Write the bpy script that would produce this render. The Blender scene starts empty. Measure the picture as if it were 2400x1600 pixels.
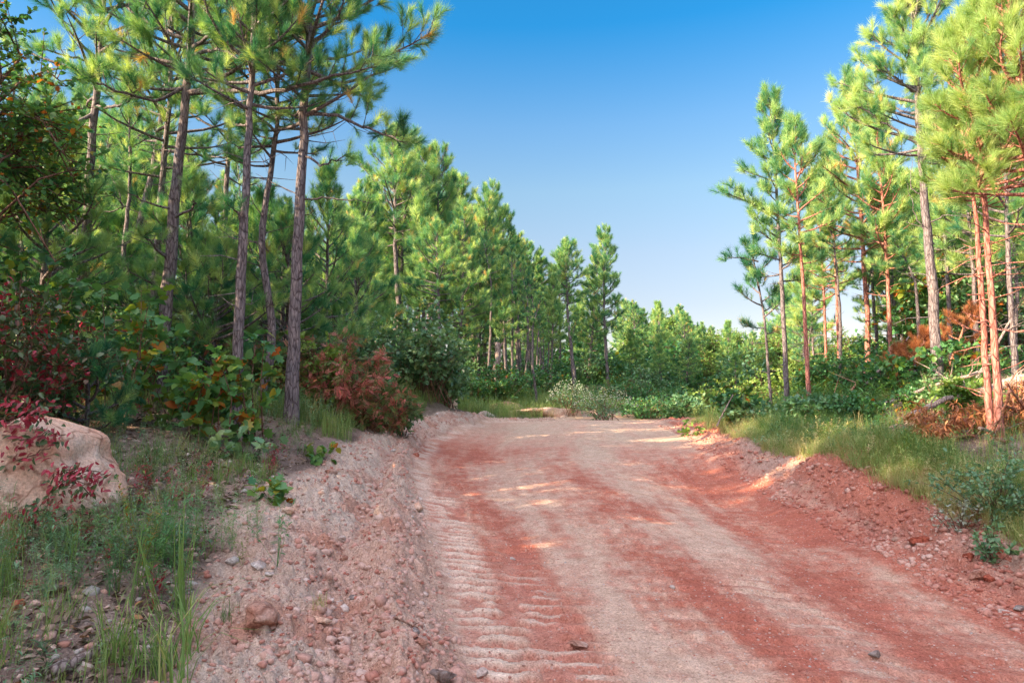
import bpy, math, random
import numpy as np
sc = bpy.context.scene
C = sc.collection
R = math.radians
# ------------------------------------------------------------------ camera, light, exposure
FPX = 683.0; PITCH = 5.93; CAMZ = 1.7
cd = bpy.data.cameras.new('camera'); cam = bpy.data.objects.new('camera', cd); C.objects.link(cam)
cd.sensor_width = 36; cd.lens = 36 * FPX / 1024; cd.clip_end = 2000; cd.clip_start = 0.05
cam.location = (0, 0, CAMZ); cam.rotation_euler = (R(90 + PITCH), 0, 0)
sc.camera = cam
SUN_DIR = np.array([-0.92, -0.39, 0.0]); SUN_DIR /= np.linalg.norm(SUN_DIR)
SUN_EL = R(25)
w = bpy.data.worlds.new("World"); sc.world = w; w.use_nodes = True
nt = w.node_tree; bg = nt.nodes['Background']
sky = nt.nodes.new('ShaderNodeTexSky'); sky.sky_type = 'NISHITA'; sky.sun_disc = False
sky.sun_elevation = SUN_EL
sky.sun_rotation = math.atan2(SUN_DIR[0], SUN_DIR[1])
sky.air_density = 1.0; sky.dust_density = 0.6; sky.ozone_density = 1.6
hs = nt.nodes.new('ShaderNodeHueSaturation'); hs.inputs['Saturation'].default_value = 1.1
nt.links.new(sky.outputs[0], hs.inputs['Color'])
# warm glow added high behind camera to lift the shade; sky tinted by height
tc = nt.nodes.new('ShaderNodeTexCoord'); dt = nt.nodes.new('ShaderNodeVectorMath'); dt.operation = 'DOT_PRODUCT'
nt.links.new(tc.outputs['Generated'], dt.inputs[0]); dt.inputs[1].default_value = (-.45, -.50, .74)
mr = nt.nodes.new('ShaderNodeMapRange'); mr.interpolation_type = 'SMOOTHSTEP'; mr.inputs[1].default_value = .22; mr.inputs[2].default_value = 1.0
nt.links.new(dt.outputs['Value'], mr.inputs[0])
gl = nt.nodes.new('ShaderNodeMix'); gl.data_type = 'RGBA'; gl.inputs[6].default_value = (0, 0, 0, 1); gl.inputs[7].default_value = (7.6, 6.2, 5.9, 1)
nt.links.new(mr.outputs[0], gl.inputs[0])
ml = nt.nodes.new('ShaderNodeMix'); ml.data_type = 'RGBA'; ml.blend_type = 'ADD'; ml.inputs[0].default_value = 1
sx = nt.nodes.new('ShaderNodeSeparateXYZ'); nt.links.new(tc.outputs['Generated'], sx.inputs[0])
cz = nt.nodes.new('ShaderNodeValToRGB'); nt.links.new(sx.outputs[2], cz.inputs[0]); ce = cz.color_ramp.elements
while len(ce) < 6: ce.new(.5)
for el_, (p_, c_) in zip(ce, [(.03, (.60, .42, .34)), (.153, (.62, .47, .42)), (.225, (.69, .55, .48)), (.313, (.68, .65, .56)), (.395, (.50, .64, .65)), (.51, (.105, .565, .72))]): el_.position = p_; el_.color = (*c_, 1)
m2_ = nt.nodes.new('ShaderNodeMix'); m2_.data_type = 'RGBA'; m2_.blend_type = 'MULTIPLY'; m2_.inputs[0].default_value = 1
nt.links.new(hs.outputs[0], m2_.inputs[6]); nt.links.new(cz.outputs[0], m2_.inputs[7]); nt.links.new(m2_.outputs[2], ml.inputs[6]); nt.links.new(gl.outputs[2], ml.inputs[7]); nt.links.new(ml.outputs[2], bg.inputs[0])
bg.inputs[1].default_value = 0.114
sd = bpy.data.lights.new('sun', 'SUN'); sun = bpy.data.objects.new('sun', sd); C.objects.link(sun)
sd.energy = 5.0; sd.angle = R(0.5); sd.color = (1.0, 0.75, 0.48)
from mathutils import Vector
sv = Vector((SUN_DIR[0] * math.cos(SUN_EL), SUN_DIR[1] * math.cos(SUN_EL), math.sin(SUN_EL)))
sun.rotation_euler = sv.to_track_quat('Z', 'Y').to_euler()
vs = sc.view_settings; vs.view_transform = 'Standard'; vs.look = 'None'; vs.gamma = 1; vs.use_curve_mapping = False
vs.exposure = 1.85
try:
    sc.cycles.max_bounces = 7; sc.cycles.diffuse_bounces = 4; sc.cycles.transmission_bounces = 4
    sc.cycles.use_denoising = True
    sc.cycles.denoising_prefilter = 'NONE'
except Exception: pass
# ------------------------------------------------------------------ survey: photo column/row (2352 wide) + depth -> point
S = 2352 / 1024
cp, sp = math.cos(R(PITCH)), math.sin(R(PITCH))
def W(dx, dy, d):
    u = (dx / S - 512) / FPX; v = (341 - dy / S) / FPX
    yy = cp - v * sp; zz = sp + v * cp
    return np.array([u / yy * d, d, CAMZ + zz / yy * d])
def proj(x, y, z):
    zz = z - CAMZ
    f = y * cp + zz * sp; up = -y * sp + zz * cp
    f = np.maximum(f, 1e-3)
    return (512 + x / f * FPX) * S, (341 - up / f * FPX) * S
# ------------------------------------------------------------------ noise
def vnoise(x, y, seed=0):
    xi = np.floor(x).astype(np.int64); yi = np.floor(y).astype(np.int64)
    fx = x - xi; fy = y - yi
    fx = fx * fx * (3 - 2 * fx); fy = fy * fy * (3 - 2 * fy)
    def h(a, b):
        n = (a * 374761393 + b * 668265263 + seed * 2147483647) & 0xffffffff
        n = ((n ^ (n >> 13)) * 1274126177) & 0xffffffff
        n = (n ^ (n >> 16)) & 0xffffffff
        return n / 4294967295.0
    return (h(xi, yi) * (1 - fx) + h(xi + 1, yi) * fx) * (1 - fy) + (h(xi, yi + 1) * (1 - fx) + h(xi + 1, yi + 1) * fx) * fy
def fbm(x, y, o=4, seed=0, g=0.5):
    s = 0; a = 1; t = 0
    for i in range(o):
        s = s + a * vnoise(x, y, seed + i * 17); t += a; a *= g
        x = x * 2.03 + 5.2; y = y * 2.03 + 1.7
    return s / t
def sst(a, b, x):
    t = np.clip((x - a) / (b - a), 0, 1); return t * t * (3 - 2 * t)
# ------------------------------------------------------------------ terrain
RY = [-30, -6, 0, 4, 8, 12, 17, 22, 27, 34, 60]
RZ = [-1.2, -.3, -.1, 0, .35, .75, 1.15, 1.45, 1.25, .9, .6]
_yy = np.linspace(4.2, 22, 120); _zz = np.interp(_yy, RY, RZ)
_row = proj(0 * _yy, _yy, _zz)[1]
LR = [962, 985, 1010, 1060, 1100, 1250, 1568]; LX = [1130, 1060, 985, 950, 950, 1000, 1070]
RR = [962, 985, 1010, 1050, 1090, 1160, 1250, 1330, 1400, 1568]; RX = [1600, 1605, 1610, 1650, 1750, 1880, 2050, 2200, 2352, 2750]
_k = cp * 0 + 1
def _xs(rows, cols):
    c = np.interp(_row, rows, cols)
    f = _yy * cp + (_zz - CAMZ) * sp
    return (c / S - 512) / FPX * f
_xl = _xs(LR, LX); _xr = np.minimum(_xs(RR, RX), 4.5)
def xl(y): return np.interp(y, np.r_[-30, _yy, 60], np.r_[_xl[0] - .4, _xl, _xl[-1] + 38])
def xr(y): return np.interp(y, np.r_[-30, _yy, 60], np.r_[_xr[0], _xr, _xr[-1] + 55])
ctl = [(0,1568,3.6),(0,1240,5.5),(270,1230,5.6),(300,1400,4.4),(500,1200,6.2),(640,1130,7.2),(830,1010,12),(668,972,11),
 (540,992,10.3),(300,980,9),(0,980,8.5),(100,900,14),(800,950,14),(1000,925,20),(950,962,17.5),(1090,955,21.5),(1250,930,26),(900,890,26),
 (1150,893,33),(1390,885,44),(1390,930,30),(1520,948,36),(500,850,30),(100,800,35),
 (1700,1038,12.5),(1850,1083,10),(1950,1098,9.2),(2100,1118,8.2),(2200,1158,7.4),(2352,1208,6.6),(2290,1005,9.5),(2352,1100,8),
 (2100,1000,11),(1900,990,13),(1805,945,19),(1750,985,15),(2150,900,14),(2352,880,14),(1990,880,20),(2300,830,25),(1850,915,32),(1650,925,60)]
P = [W(*c) for c in ctl]
for yy in (-20, -8, -3, 0, 3, 4.5, 6, 8, 10, 12, 14.5, 17, 20, 22, 24):
    z = float(np.interp(yy, RY, RZ))
    for t in (0, .5, 1): P.append(np.array([xl(yy) * (1 - t) + xr(yy) * t, yy, z]))
P += [np.array(p, float) for p in [(-3,0,.2),(-8,0,.9),(-9,-10,.8),(-25,-20,1.5),(-30,5,2.5),(9,0,1.2),(12,-10,1.2),(25,-20,2),(28,8,3),(12,30,1.2),(18,34,1.4),
 (-60,40,5),(-40,90,7),(0,90,5.5),(40,90,2.5),(60,40,4.5),(0,200,8),(150,200,8),(-150,200,10),(150,0,5),(-150,0,5),(0,-150,0),(150,-150,3),(-150,-150,3)]]
P = np.array(P)
def _ker(r2): return np.where(r2 > 1e-9, np.sqrt(r2 + .3) , math.sqrt(.3))
_n = len(P)
_D = ((P[:, None, :2] - P[None, :, :2]) ** 2).sum(-1)
_A = np.zeros((_n + 3, _n + 3)); _A[:_n, :_n] = _ker(_D) - np.eye(_n) * .02
_A[:_n, _n] = 1; _A[:_n, _n + 1:] = P[:, :2]; _A[_n:, :_n] = _A[:_n, _n:].T
_w = np.linalg.solve(_A, np.r_[P[:, 2], 0, 0, 0])
def base(x, y):
    s = _w[_n] + _w[_n + 1] * x + _w[_n + 2] * y
    for i in range(_n):
        s = s + _w[i] * np.sqrt((x - P[i, 0]) ** 2 + (y - P[i, 1]) ** 2 + .3)
    return s
_ob = [(440,1500,4.0),(500,1330,4.9),(520,1200,6.2),(640,1130,7.4),(830,1010,12),(950,962,17.5),(1075,955,21)]
_oy = [p[2] for p in _ob]; _ox = [W(*p)[0] for p in _ob]
_ow = np.array([float(xl(y)) - x for y, x in zip(_oy, _ox)])
def latscale(y): return np.maximum(np.interp(y, _oy, _ow) / 2.15, .3)
def zones(x, y):
    L = xl(y); Rr = xr(y)
    wob = (fbm(x * 1.3, y * 1.3, 3, 5) - .5)
    oL = (L - x) / latscale(y) + wob * .25        # metres left of the road's left edge
    oR = x - Rr + wob * .3
    front = sst(30, 22, y)
    t = (x - L) / (Rr - L)
    return oL, oR, t, front
def detail(x, y):
    oL, oR, t, fr = zones(x, y)
    n1 = fbm(x * 2.2, y * 2.2, 4, 11) - .5; n2 = fbm(x * 9, y * 9, 3, 21) - .5; n3 = fbm(x * 24, y * 24, 2, 31) - .5
    ls = latscale(y)
    z = 0
    g = lambda c, s: np.exp(-((oL - c) / s) ** 2)
    amp = .75 + .6 * (fbm(y * .9, y * 0, 2, 3) - .5)
    z = z + fr * ls * amp * (.21 * g(.55, .24) * 1.5 - .06 * g(.95, .14) + .15 * g(1.5, .36) )
    berm = fr * sst(-.1, .35, oL) * sst(2.5, 2.0, oL)
    bank = fr * sst(-.1, .2, oR) * sst(1.8, 1.1, oR)
    road = np.clip(1 - sst(-.1, .35, oL), 0, 1) * (1 - sst(-.1, .2, oR)) * fr
    z = z + berm * (n1 * .17 + np.abs(n2) * .22 + n3 * .07)
    z = z + bank * (n1 * .24 + np.abs(n2) * .2 + n3 * .08) + fr * .02 * np.exp(-((oR - .85) / .38) ** 2) * sst(22, 15, y)
    z = z + road * (n1 * .05 + n2 * .012 + n3 * .008)
    # caterpillar tread bars
    def bars(c, wd, sp_, ph, h, y0, y1):
        m = np.exp(-(((t - c) / wd) ** 4)) * sst(y1 + .8, y1, y) * sst(y0 - .6, y0, y)
        wy = y + (fbm(x * 2.5, y * 2, 2, 41) - .5) * .12 + x * .06 + (fbm(x * 11, y * 9, 2, 43) - .5) * .07
        s = np.sin(wy * 2 * math.pi / sp_ + ph)
        keep = sst(.33, .45, fbm(x * 3.1 + ph, y * 3.1, 2, 51))
        return m * h * np.clip(s * 3.5, -1, 1) * keep
    z = z + bars(.085, .065, .18, 0, .026, 2, 11) + bars(.20, .045, .18, .8, .020, 2, 7.5) + bars(.42, .10, .21, 2, .012, 3, 9) + bars(.60, .10, .2, 1, .014, 2, 7) + bars(.80, .09, .21, 1, .012, 4, 13)
    wild = 1 - np.clip(berm + bank + road, 0, 1)
    far = sst(60, 15, y)
    z = z + wild * (n1 * .16 * far + n2 * .05 * far)
    return z, (oL, oR, t, fr, berm, bank, road, wild, n1, n2, n3)
def G(x, y):
    x = np.atleast_1d(np.asarray(x, float)); y = np.atleast_1d(np.asarray(y, float))
    return base(x, y) + detail(x, y)[0]
def g1(x, y): return float(G(x, y)[0])
# ------------------------------------------------------------------ helpers
def mat(name, build):
    m = bpy.data.materials.new(name); m.use_nodes = True
    t = m.node_tree; build(t, t.nodes, t.links, t.nodes['Principled BSDF']); return m
def mixc(n, l, fac, a, b, mode='MIX'):
    m = n.new('ShaderNodeMix'); m.data_type = 'RGBA'; m.blend_type = mode
    for s, v in ((0, fac), (6, a), (7, b)):
        if hasattr(v, 'is_linked'): l.new(v, m.inputs[s])
        else: m.inputs[s].default_value = v if s == 0 else (*v, 1)
    return m.outputs[2]
def noise(n, l, vec, scale, det=4, rough=.6):
    t = n.new('ShaderNodeTexNoise'); t.inputs['Scale'].default_value = scale; t.inputs['Detail'].default_value = det; t.inputs['Roughness'].default_value = rough
    if vec is not None: l.new(vec, t.inputs['Vector'])
    return t.outputs[0]
def ramp(n, l, v, stops):
    r = n.new('ShaderNodeValToRGB'); e = r.color_ramp.elements
    while len(e) < len(stops): e.new(.5)
    for el, (p, c) in zip(e, stops): el.position = p; el.color = (*c, 1)
    l.new(v, r.inputs[0]); return r.outputs[0]
def bump(n, l, h, s, d, prev=None):
    b = n.new('ShaderNodeBump'); b.inputs['Strength'].default_value = s; b.inputs['Distance'].default_value = d; l.new(h, b.inputs['Height'])
    if prev is not None: l.new(prev, b.inputs['Normal'])
    return b.outputs[0]
def mesh_np(name, v, f, m=None, parent=None, tint=None, cols=None, smooth=False, mi=None):
    """v (n,3); f (k,3 or 4) ; tint (n,) point attribute"""
    v = np.asarray(v, np.float32); f = np.asarray(f, np.int32)
    me = bpy.data.meshes.new(name); k = f.shape[1]
    me.vertices.add(len(v)); me.vertices.foreach_set('co', v.ravel())
    me.loops.add(f.size); me.loops.foreach_set('vertex_index', f.ravel())
    me.polygons.add(len(f)); me.polygons.foreach_set('loop_start', np.arange(0, f.size, k, dtype=np.int32))
    me.polygons.foreach_set('loop_total', np.full(len(f), k, np.int32))
    if smooth is not False:
        me.polygons.foreach_set('use_smooth', np.full(len(f), bool(smooth)))
    if tint is not None:
        a = me.attributes.new('tint', 'FLOAT', 'POINT'); a.data.foreach_set('value', np.asarray(tint, np.float32))
    if cols is not None:
        a = me.attributes.new('soil', 'FLOAT_COLOR', 'POINT'); a.data.foreach_set('color', np.c_[cols, np.ones(len(cols))].astype(np.float32).ravel())
    ms = m if isinstance(m, (list, tuple)) else [m]
    for q in ms:
        if q: me.materials.append(q)
    if mi is not None: me.polygons.foreach_set('material_index', np.asarray(mi, np.int32))
    me.update(calc_edges=True); me.validate(verbose=False)
    o = bpy.data.objects.new(name, me); C.objects.link(o)
    if parent is not None: o.parent = parent
    return o
def tag(o, label=None, cat=None, group=None, kind=None):
    if label: o['label'] = label
    if cat: o['category'] = cat
    if group: o['group'] = group
    if kind: o['kind'] = kind
    return o
def empty(name, loc, label, cat, group=None, rz=0, s=1):
    o = bpy.data.objects.new(name, None); C.objects.link(o); o.location = loc; o.rotation_euler = (0, 0, rz); o.scale = (s, s, s)
    return tag(o, label, cat, group)
def copytree(o, loc, rz, s, label, group=None, lean=(0, 0)):
    r = o.copy(); C.objects.link(r); r.location = loc; r.rotation_euler = (lean[0], lean[1], rz); r.scale = s if isinstance(s, tuple) else (s, s, s)
    r['label'] = label
    if group: r['group'] = group
    for ch in o.children:
        c = ch.copy(); C.objects.link(c); c.parent = r
    return r
def nrm(a): return a / np.maximum(np.linalg.norm(a, axis=-1, keepdims=True), 1e-9)
class Tubes:
    def __init__(s): s.v = []; s.f = []; s.n = 0; s.t = []
    def add(s, pts, rad, k=6, tint=0.0, wob=0, rng=None):
        pts = np.asarray(pts, float); rad = np.asarray(rad, float); n = len(pts)
        d = nrm(np.gradient(pts, axis=0)); up = np.array([0, 0, 1.]) if abs(d[0][2]) < .9 else np.array([1., 0, 0])
        a = nrm(np.cross(d, up)); b = np.cross(d, a)
        th = np.arange(k) * 2 * math.pi / k
        rr = rad[:, None] * (1 + (wob * (rng.random((n, k)) - .5) if wob else 0))
        ring = pts[:, None] + rr[..., None] * (np.cos(th)[None, :, None] * a[:, None] + np.sin(th)[None, :, None] * b[:, None])
        i = np.arange(n - 1)[:, None] * k; j = np.arange(k)[None]; j2 = (j + 1) % k
        s.f.append(np.stack([i + j, i + j2, i + k + j2, i + k + j], -1).reshape(-1, 4) + s.n)
        s.v.append(ring.reshape(-1, 3)); s.t.append(np.full(n * k, tint)); s.n += n * k
    def build(s, name, m, parent=None, smooth=True):
        return mesh_np(name, np.concatenate(s.v), np.concatenate(s.f), m, parent, np.concatenate(s.t), smooth=smooth)
def frames(ax, rng):
    ax = nrm(ax); r = nrm(rng.normal(size=ax.shape)); a = nrm(np.cross(ax, r)); b = np.cross(ax, a)
    return np.stack([ax, a, b], -1)          # columns: local x, y, z
def upframes(ax, up):                         # local x = ax, local z ~ up
    ax = nrm(ax); y = nrm(np.cross(up, ax)); z = np.cross(ax, y); return np.stack([ax, y, z], -1)
def scatter(temps, pos, M, sc_, tint, rng, jit=.12):
    V = []; F = []; T = []; off = 0
    pick = rng.integers(0, len(temps), len(pos))
    for i, (tv, tf) in enumerate(temps):
        q = np.where(pick == i)[0]
        if not len(q): continue
        v = np.einsum('nij,kj->nki', M[q], tv) * sc_[q][:, None, None] + pos[q][:, None]
        f = tf[None] + (np.arange(len(q)) * len(tv))[:, None, None] + off
        V.append(v.reshape(-1, 3)); F.append(f.reshape(-1, tf.shape[1]))
        T.append((tint[q][:, None] + (rng.random((len(q), len(tv))) - .5) * jit).ravel()); off += len(q) * len(tv)
    return np.concatenate(V), np.concatenate(F), np.concatenate(T)
# ------------------------------------------------------------------ materials
def m_ground(t, n, l, p):
    at = n.new('ShaderNodeAttribute'); at.attribute_name = 'soil'
    co = n.new('ShaderNodeTexCoord').outputs['Object']
    n1 = noise(n, l, co, 7, 6, .7); n2 = noise(n, l, co, 40, 4, .66); n3 = noise(n, l, co, 90, 2, .5)
    c = mixc(n, l, 1.0, at.outputs[0], ramp(n, l, n1, [(.3, (.80, .72, .68)), (.7, (1.16, 1.16, 1.16))]), 'MULTIPLY')
    c = mixc(n, l, 1.0, c, ramp(n, l, n2, [(.30, (.55, .47, .45)), (.42, (.93, .92, .92)), (.58, (1.05, 1.05, 1.05)), (.70, (1.32, 1.36, 1.36))]), 'MULTIPLY')
    c = mixc(n, l, 1.0, c, ramp(n, l, n3, [(.32, (.80, .76, .74)), (.5, (1, 1, 1)), (.68, (1.15, 1.17, 1.18))]), 'MULTIPLY')
    vo = n.new('ShaderNodeTexVoronoi'); vo.inputs['Scale'].default_value = 34; l.new(co, vo.inputs['Vector'])
    gm = n.new('ShaderNodeMath'); gm.operation = 'GREATER_THAN'
    sp_ = n.new('ShaderNodeSeparateColor'); l.new(vo.outputs['Color'], sp_.inputs[0]); l.new(sp_.outputs[0], gm.inputs[0]); gm.inputs[1].default_value = .84
    lt = n.new('ShaderNodeMath'); lt.operation = 'LESS_THAN'; l.new(vo.outputs['Distance'], lt.inputs[0]); lt.inputs[1].default_value = .33
    mu = n.new('ShaderNodeMath'); mu.operation = 'MULTIPLY'; l.new(gm.outputs[0], mu.inputs[0]); l.new(lt.outputs[0], mu.inputs[1])
    m2 = n.new('ShaderNodeMath'); m2.operation = 'MULTIPLY'; l.new(mu.outputs[0], m2.inputs[0]); m2.inputs[1].default_value = .45
    c = mixc(n, l, m2.outputs[0], c, (.62, .52, .46))
    l.new(c, p.inputs['Base Color']); p.inputs['Roughness'].default_value = .95; p.inputs['Specular IOR Level'].default_value = .15
    b = bump(n, l, n1, .6, .06); b = bump(n, l, n2, 1, .03, b); b = bump(n, l, n3, .5, .008, b); l.new(b, p.inputs['Normal'])
M_ground = mat('soil', m_ground)
def leafmat(name, stops, trans=.35, rough=.5, spec=.3, tr_tint=(1.3, 1.25, .6)):
    def f(t, n, l, p):
        at = n.new('ShaderNodeAttribute'); at.attribute_name = 'tint'
        c = ramp(n, l, at.outputs['Fac'], stops)
        l.new(c, p.inputs['Base Color']); p.inputs['Roughness'].default_value = rough; p.inputs['Specular IOR Level'].default_value = spec
        tr = n.new('ShaderNodeBsdfTranslucent'); l.new(mixc(n, l, 1.0, c, tr_tint, 'MULTIPLY'), tr.inputs[0])
        ms = n.new('ShaderNodeMixShader'); ms.inputs[0].default_value = trans
        l.new(p.outputs[0], ms.inputs[1]); l.new(tr.outputs[0], ms.inputs[2]); l.new(ms.outputs[0], n['Material Output'].inputs[0])
    return mat(name, f)
M_needle = leafmat('pine_needles', [(0, (.025, .13, .095)), (.3, (.065, .26, .14)), (.6, (.27, .46, .17)), (.93, (.60, .72, .29)), (1, (.70, .42, .16))], .35, .45)
M_needleY = leafmat('young_pine_needles', [(0, (.12, .28, .11)), (.5, (.29, .45, .15)), (1, (.50, .60, .22))], .38, .45)
M_deadneedle = leafmat('dead_needles', [(0, (.20, .08, .04)), (.5, (.42, .17, .08)), (1, (.60, .30, .14))], .3, .6)
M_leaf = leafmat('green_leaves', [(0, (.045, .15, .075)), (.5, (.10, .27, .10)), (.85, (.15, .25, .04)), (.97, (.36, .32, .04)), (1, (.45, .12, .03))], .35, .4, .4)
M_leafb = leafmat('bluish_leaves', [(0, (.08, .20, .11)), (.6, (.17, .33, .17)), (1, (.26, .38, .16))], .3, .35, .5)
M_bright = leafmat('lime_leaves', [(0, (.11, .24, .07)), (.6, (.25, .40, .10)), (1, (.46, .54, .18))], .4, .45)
M_sumac = leafmat('sumac_leaves', [(0, (.09, .19, .06)), (.42, (.20, .30, .09)), (.52, (.42, .20, .13)), (.8, (.62, .17, .16)), (1, (.68, .32, .25))], .35, .4, .4, (1.2, .9, .8))
M_vine = leafmat('vine_leaves', [(0, (.04, .10, .04)), (.45, (.08, .15, .05)), (.55, (.28, .03, .05)), (1, (.48, .05, .09))], .3, .35, .5, (1.2, .8, .8))
M_grass = leafmat('grass_blades', [(0, (.09, .19, .06)), (.45, (.18, .31, .09)), (.75, (.32, .40, .14)), (1, (.48, .42, .22))], .3, .5)
M_white = leafmat('white_flowers', [(0, (.34, .40, .34)), (1, (.56, .60, .54))], .3, .7)
M_yellow = leafmat('yellow_leaves', [(0, (.45, .42, .03)), (1, (.75, .62, .05))], .4, .5)
M_litter = leafmat('dry_litter', [(0, (.10, .07, .05)), (.5, (.24, .17, .13)), (.85, (.38, .30, .24)), (1, (.45, .20, .10))], .1, .8)
def barkmat(name, dark, mid, light, zs=.25, sc_=26):
    def f(t, n, l, p):
        co = n.new('ShaderNodeTexCoord').outputs['Object']; mp = n.new('ShaderNodeMapping'); mp.inputs['Scale'].default_value = (1, 1, zs); l.new(co, mp.inputs[0])
        a = noise(n, l, mp.outputs[0], sc_, 5, .7); vo = n.new('ShaderNodeTexVoronoi'); vo.feature = 'DISTANCE_TO_EDGE'; vo.inputs['Scale'].default_value = sc_ * .8; l.new(mp.outputs[0], vo.inputs['Vector'])
        b0 = noise(n, l, co, 1.7, 2)
        c = ramp(n, l, a, [(.3, dark), (.5, mid), (.72, light)])
        c = mixc(n, l, 1.0, c, ramp(n, l, b0, [(.35, (.8, .8, .85)), (.65, (1.2, 1.1, 1.05))]), 'MULTIPLY')
        c = mixc(n, l, 1.0, c, ramp(n, l, vo.outputs[0], [(0, (.35, .3, .3)), (.12, (1, 1, 1))]), 'MULTIPLY')
        l.new(c, p.inputs['Base Color']); p.inputs['Roughness'].default_value = .9; p.inputs['Specular IOR Level'].default_value = .2
        b = bump(n, l, vo.outputs[0], .7, .03); b = bump(n, l, a, .6, .02, b); l.new(b, p.inputs['Normal'])
    return mat(name, f)
M_bark = barkmat('pine_bark', (.08, .074, .084), (.185, .17, .182), (.35, .322, .33))
M_barkred = barkmat('red_pine_bark', (.19, .075, .06), (.44, .19, .155), (.62, .36, .31))
M_twig = barkmat('twig_bark', (.10, .06, .045), (.20, .12, .09), (.32, .2, .15))
M_dead = barkmat('dead_wood', (.16, .13, .12), (.34, .29, .27), (.55, .49, .46), .2, 40)
M_deadred = barkmat('red_dead_wood', (.26, .12, .09), (.48, .24, .17), (.66, .40, .30), .2, 40)
def rockmat(name, a_, b_, c_, sc_=6):
    def f(t, n, l, p):
        co = n.new('ShaderNodeTexCoord').outputs['Object']
        a = noise(n, l, co, sc_, 7, .65); b = noise(n, l, co, sc_ * 9, 5, .7); z = noise(n, l, co, sc_ * .35, 3)
        c = ramp(n, l, a, [(.3, a_), (.5, b_), (.7, c_)])
        c = mixc(n, l, 1.0, c, ramp(n, l, b, [(.3, (.62, .57, .55)), (.65, (1.15, 1.15, 1.15))]), 'MULTIPLY')
        vo = n.new('ShaderNodeTexVoronoi'); vo.feature = 'DISTANCE_TO_EDGE'; vo.inputs['Scale'].default_value = sc_ * .55
        nz = n.new('ShaderNodeTexNoise'); nz.inputs['Scale'].default_value = 3; l.new(co, nz.inputs['Vector'])
        ml_ = n.new('ShaderNodeMix'); ml_.data_type = 'RGBA'; ml_.inputs[0].default_value = .3; l.new(co, ml_.inputs[6]); l.new(nz.outputs['Color'], ml_.inputs[7]); l.new(ml_.outputs[2], vo.inputs['Vector'])
        c = mixc(n, l, 1.0, c, ramp(n, l, vo.outputs[0], [(0, (.55, .46, .42)), (.035, (1, 1, 1))]), 'MULTIPLY')
        c = mixc(n, l, 1.0, c, ramp(n, l, z, [(.35, (1.05, .86, .78)), (.6, (1, 1, 1))]), 'MULTIPLY')
        l.new(c, p.inputs['Base Color']); p.inputs['Roughness'].default_value = .9; p.inputs['Specular IOR Level'].default_value = .2
        q = bump(n, l, a, .8, .08); q = bump(n, l, b, .9, .02, q); q = bump(n, l, vo.outputs[0], .25, .02, q); l.new(q, p.inputs['Normal'])
    return mat(name, f)
M_boulder = rockmat('sandstone', (.68, .42, .32), (.80, .62, .50), (.85, .75, .65), 5)
M_rock = rockmat('pink_rock', (.40, .20, .15), (.56, .36, .29), (.66, .52, .45))
M_rockg = rockmat('grey_rock', (.22, .2, .2), (.36, .34, .33), (.52, .5, .48))
M_rockr = rockmat('red_rock', (.32, .09, .06), (.46, .15, .10), (.56, .27, .2))
M_quartz = rockmat('pale_quartz', (.55, .5, .47), (.68, .64, .62), (.78, .76, .74))
# ------------------------------------------------------------------ ground sheet
th = np.concatenate([np.linspace(-46, 46, 860), np.linspace(46, 314, 150)[1:-1]]) * math.pi / 180
rr_ = np.concatenate([[.05], np.geomspace(.4, 3, 40), np.geomspace(3, 30, 600)[1:], np.geomspace(30, 500, 90)[1:]])
TH, RRr = np.meshgrid(th, rr_)
gx = (RRr * np.sin(TH)).ravel(); gy = (RRr * np.cos(TH)).ravel()
dz, (oL, oR, t_, fr, berm, bank, road, wild, n1, n2, n3) = detail(gx, gy)
gz = base(gx, gy) + dz
def lerp(a, b, f): return a + (b - a) * f[:, None]
c = np.empty((len(gx), 3))
pale = np.array([.67, .49, .385]); pink = np.array([.61, .36, .275]); red = np.array([.52, .20, .14]); dred = np.array([.42, .13, .095]); tan = np.array([.60, .48, .37])
wrp = (fbm(gx * .8, gy * .5, 3, 61) - .5) * .16
tt = t_ + wrp
stripe = np.interp(tt, [-.1, .02, .06, .15, .2, .26, .33, .40, .47, .53, .60, .68, .74, .82, .90, .97, 1.1],
                   [.2, .35, .65, .8, .55, .12, .2, .45, .78, .6, .25, .25, .7, .6, .85, 1.0, .95])
_ang = (t_ - .5) * 1.0; streak = fbm(np.clip(t_, -.3, 1.3) * 16, gy * .35, 5, 71, .62) - .5; blot = fbm(gx * 1.1, gy * 1.1, 4, 81) - .5
grain = fbm(gx * 14, gy * 9, 3, 77) - .5; grain2 = fbm(gx * 3.5, gy * 7, 3, 78) - .5
rd = np.clip(grain * .7 + grain2 * .6 + stripe * 1.05 + streak * 1.7 + blot * .9, 0, 1.2)
farm = sst(10, 17, gy)
leftred = sst(.55, .12, t_) * np.exp(-((gy - 14.5) / 2.6) ** 2)
rd = rd * (1 - .72 * farm) + leftred * .95 * (.6 + streak)
croad = lerp(lerp(np.tile(pale, (len(gx), 1)), tan, farm), pink, np.clip(rd * 2, 0, 1)); croad = lerp(croad, red, np.clip(rd * 2 - .85, 0, 1)); croad = lerp(croad, dred, np.clip(rd * 2 - 1.75, 0, 1) * .7)
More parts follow.
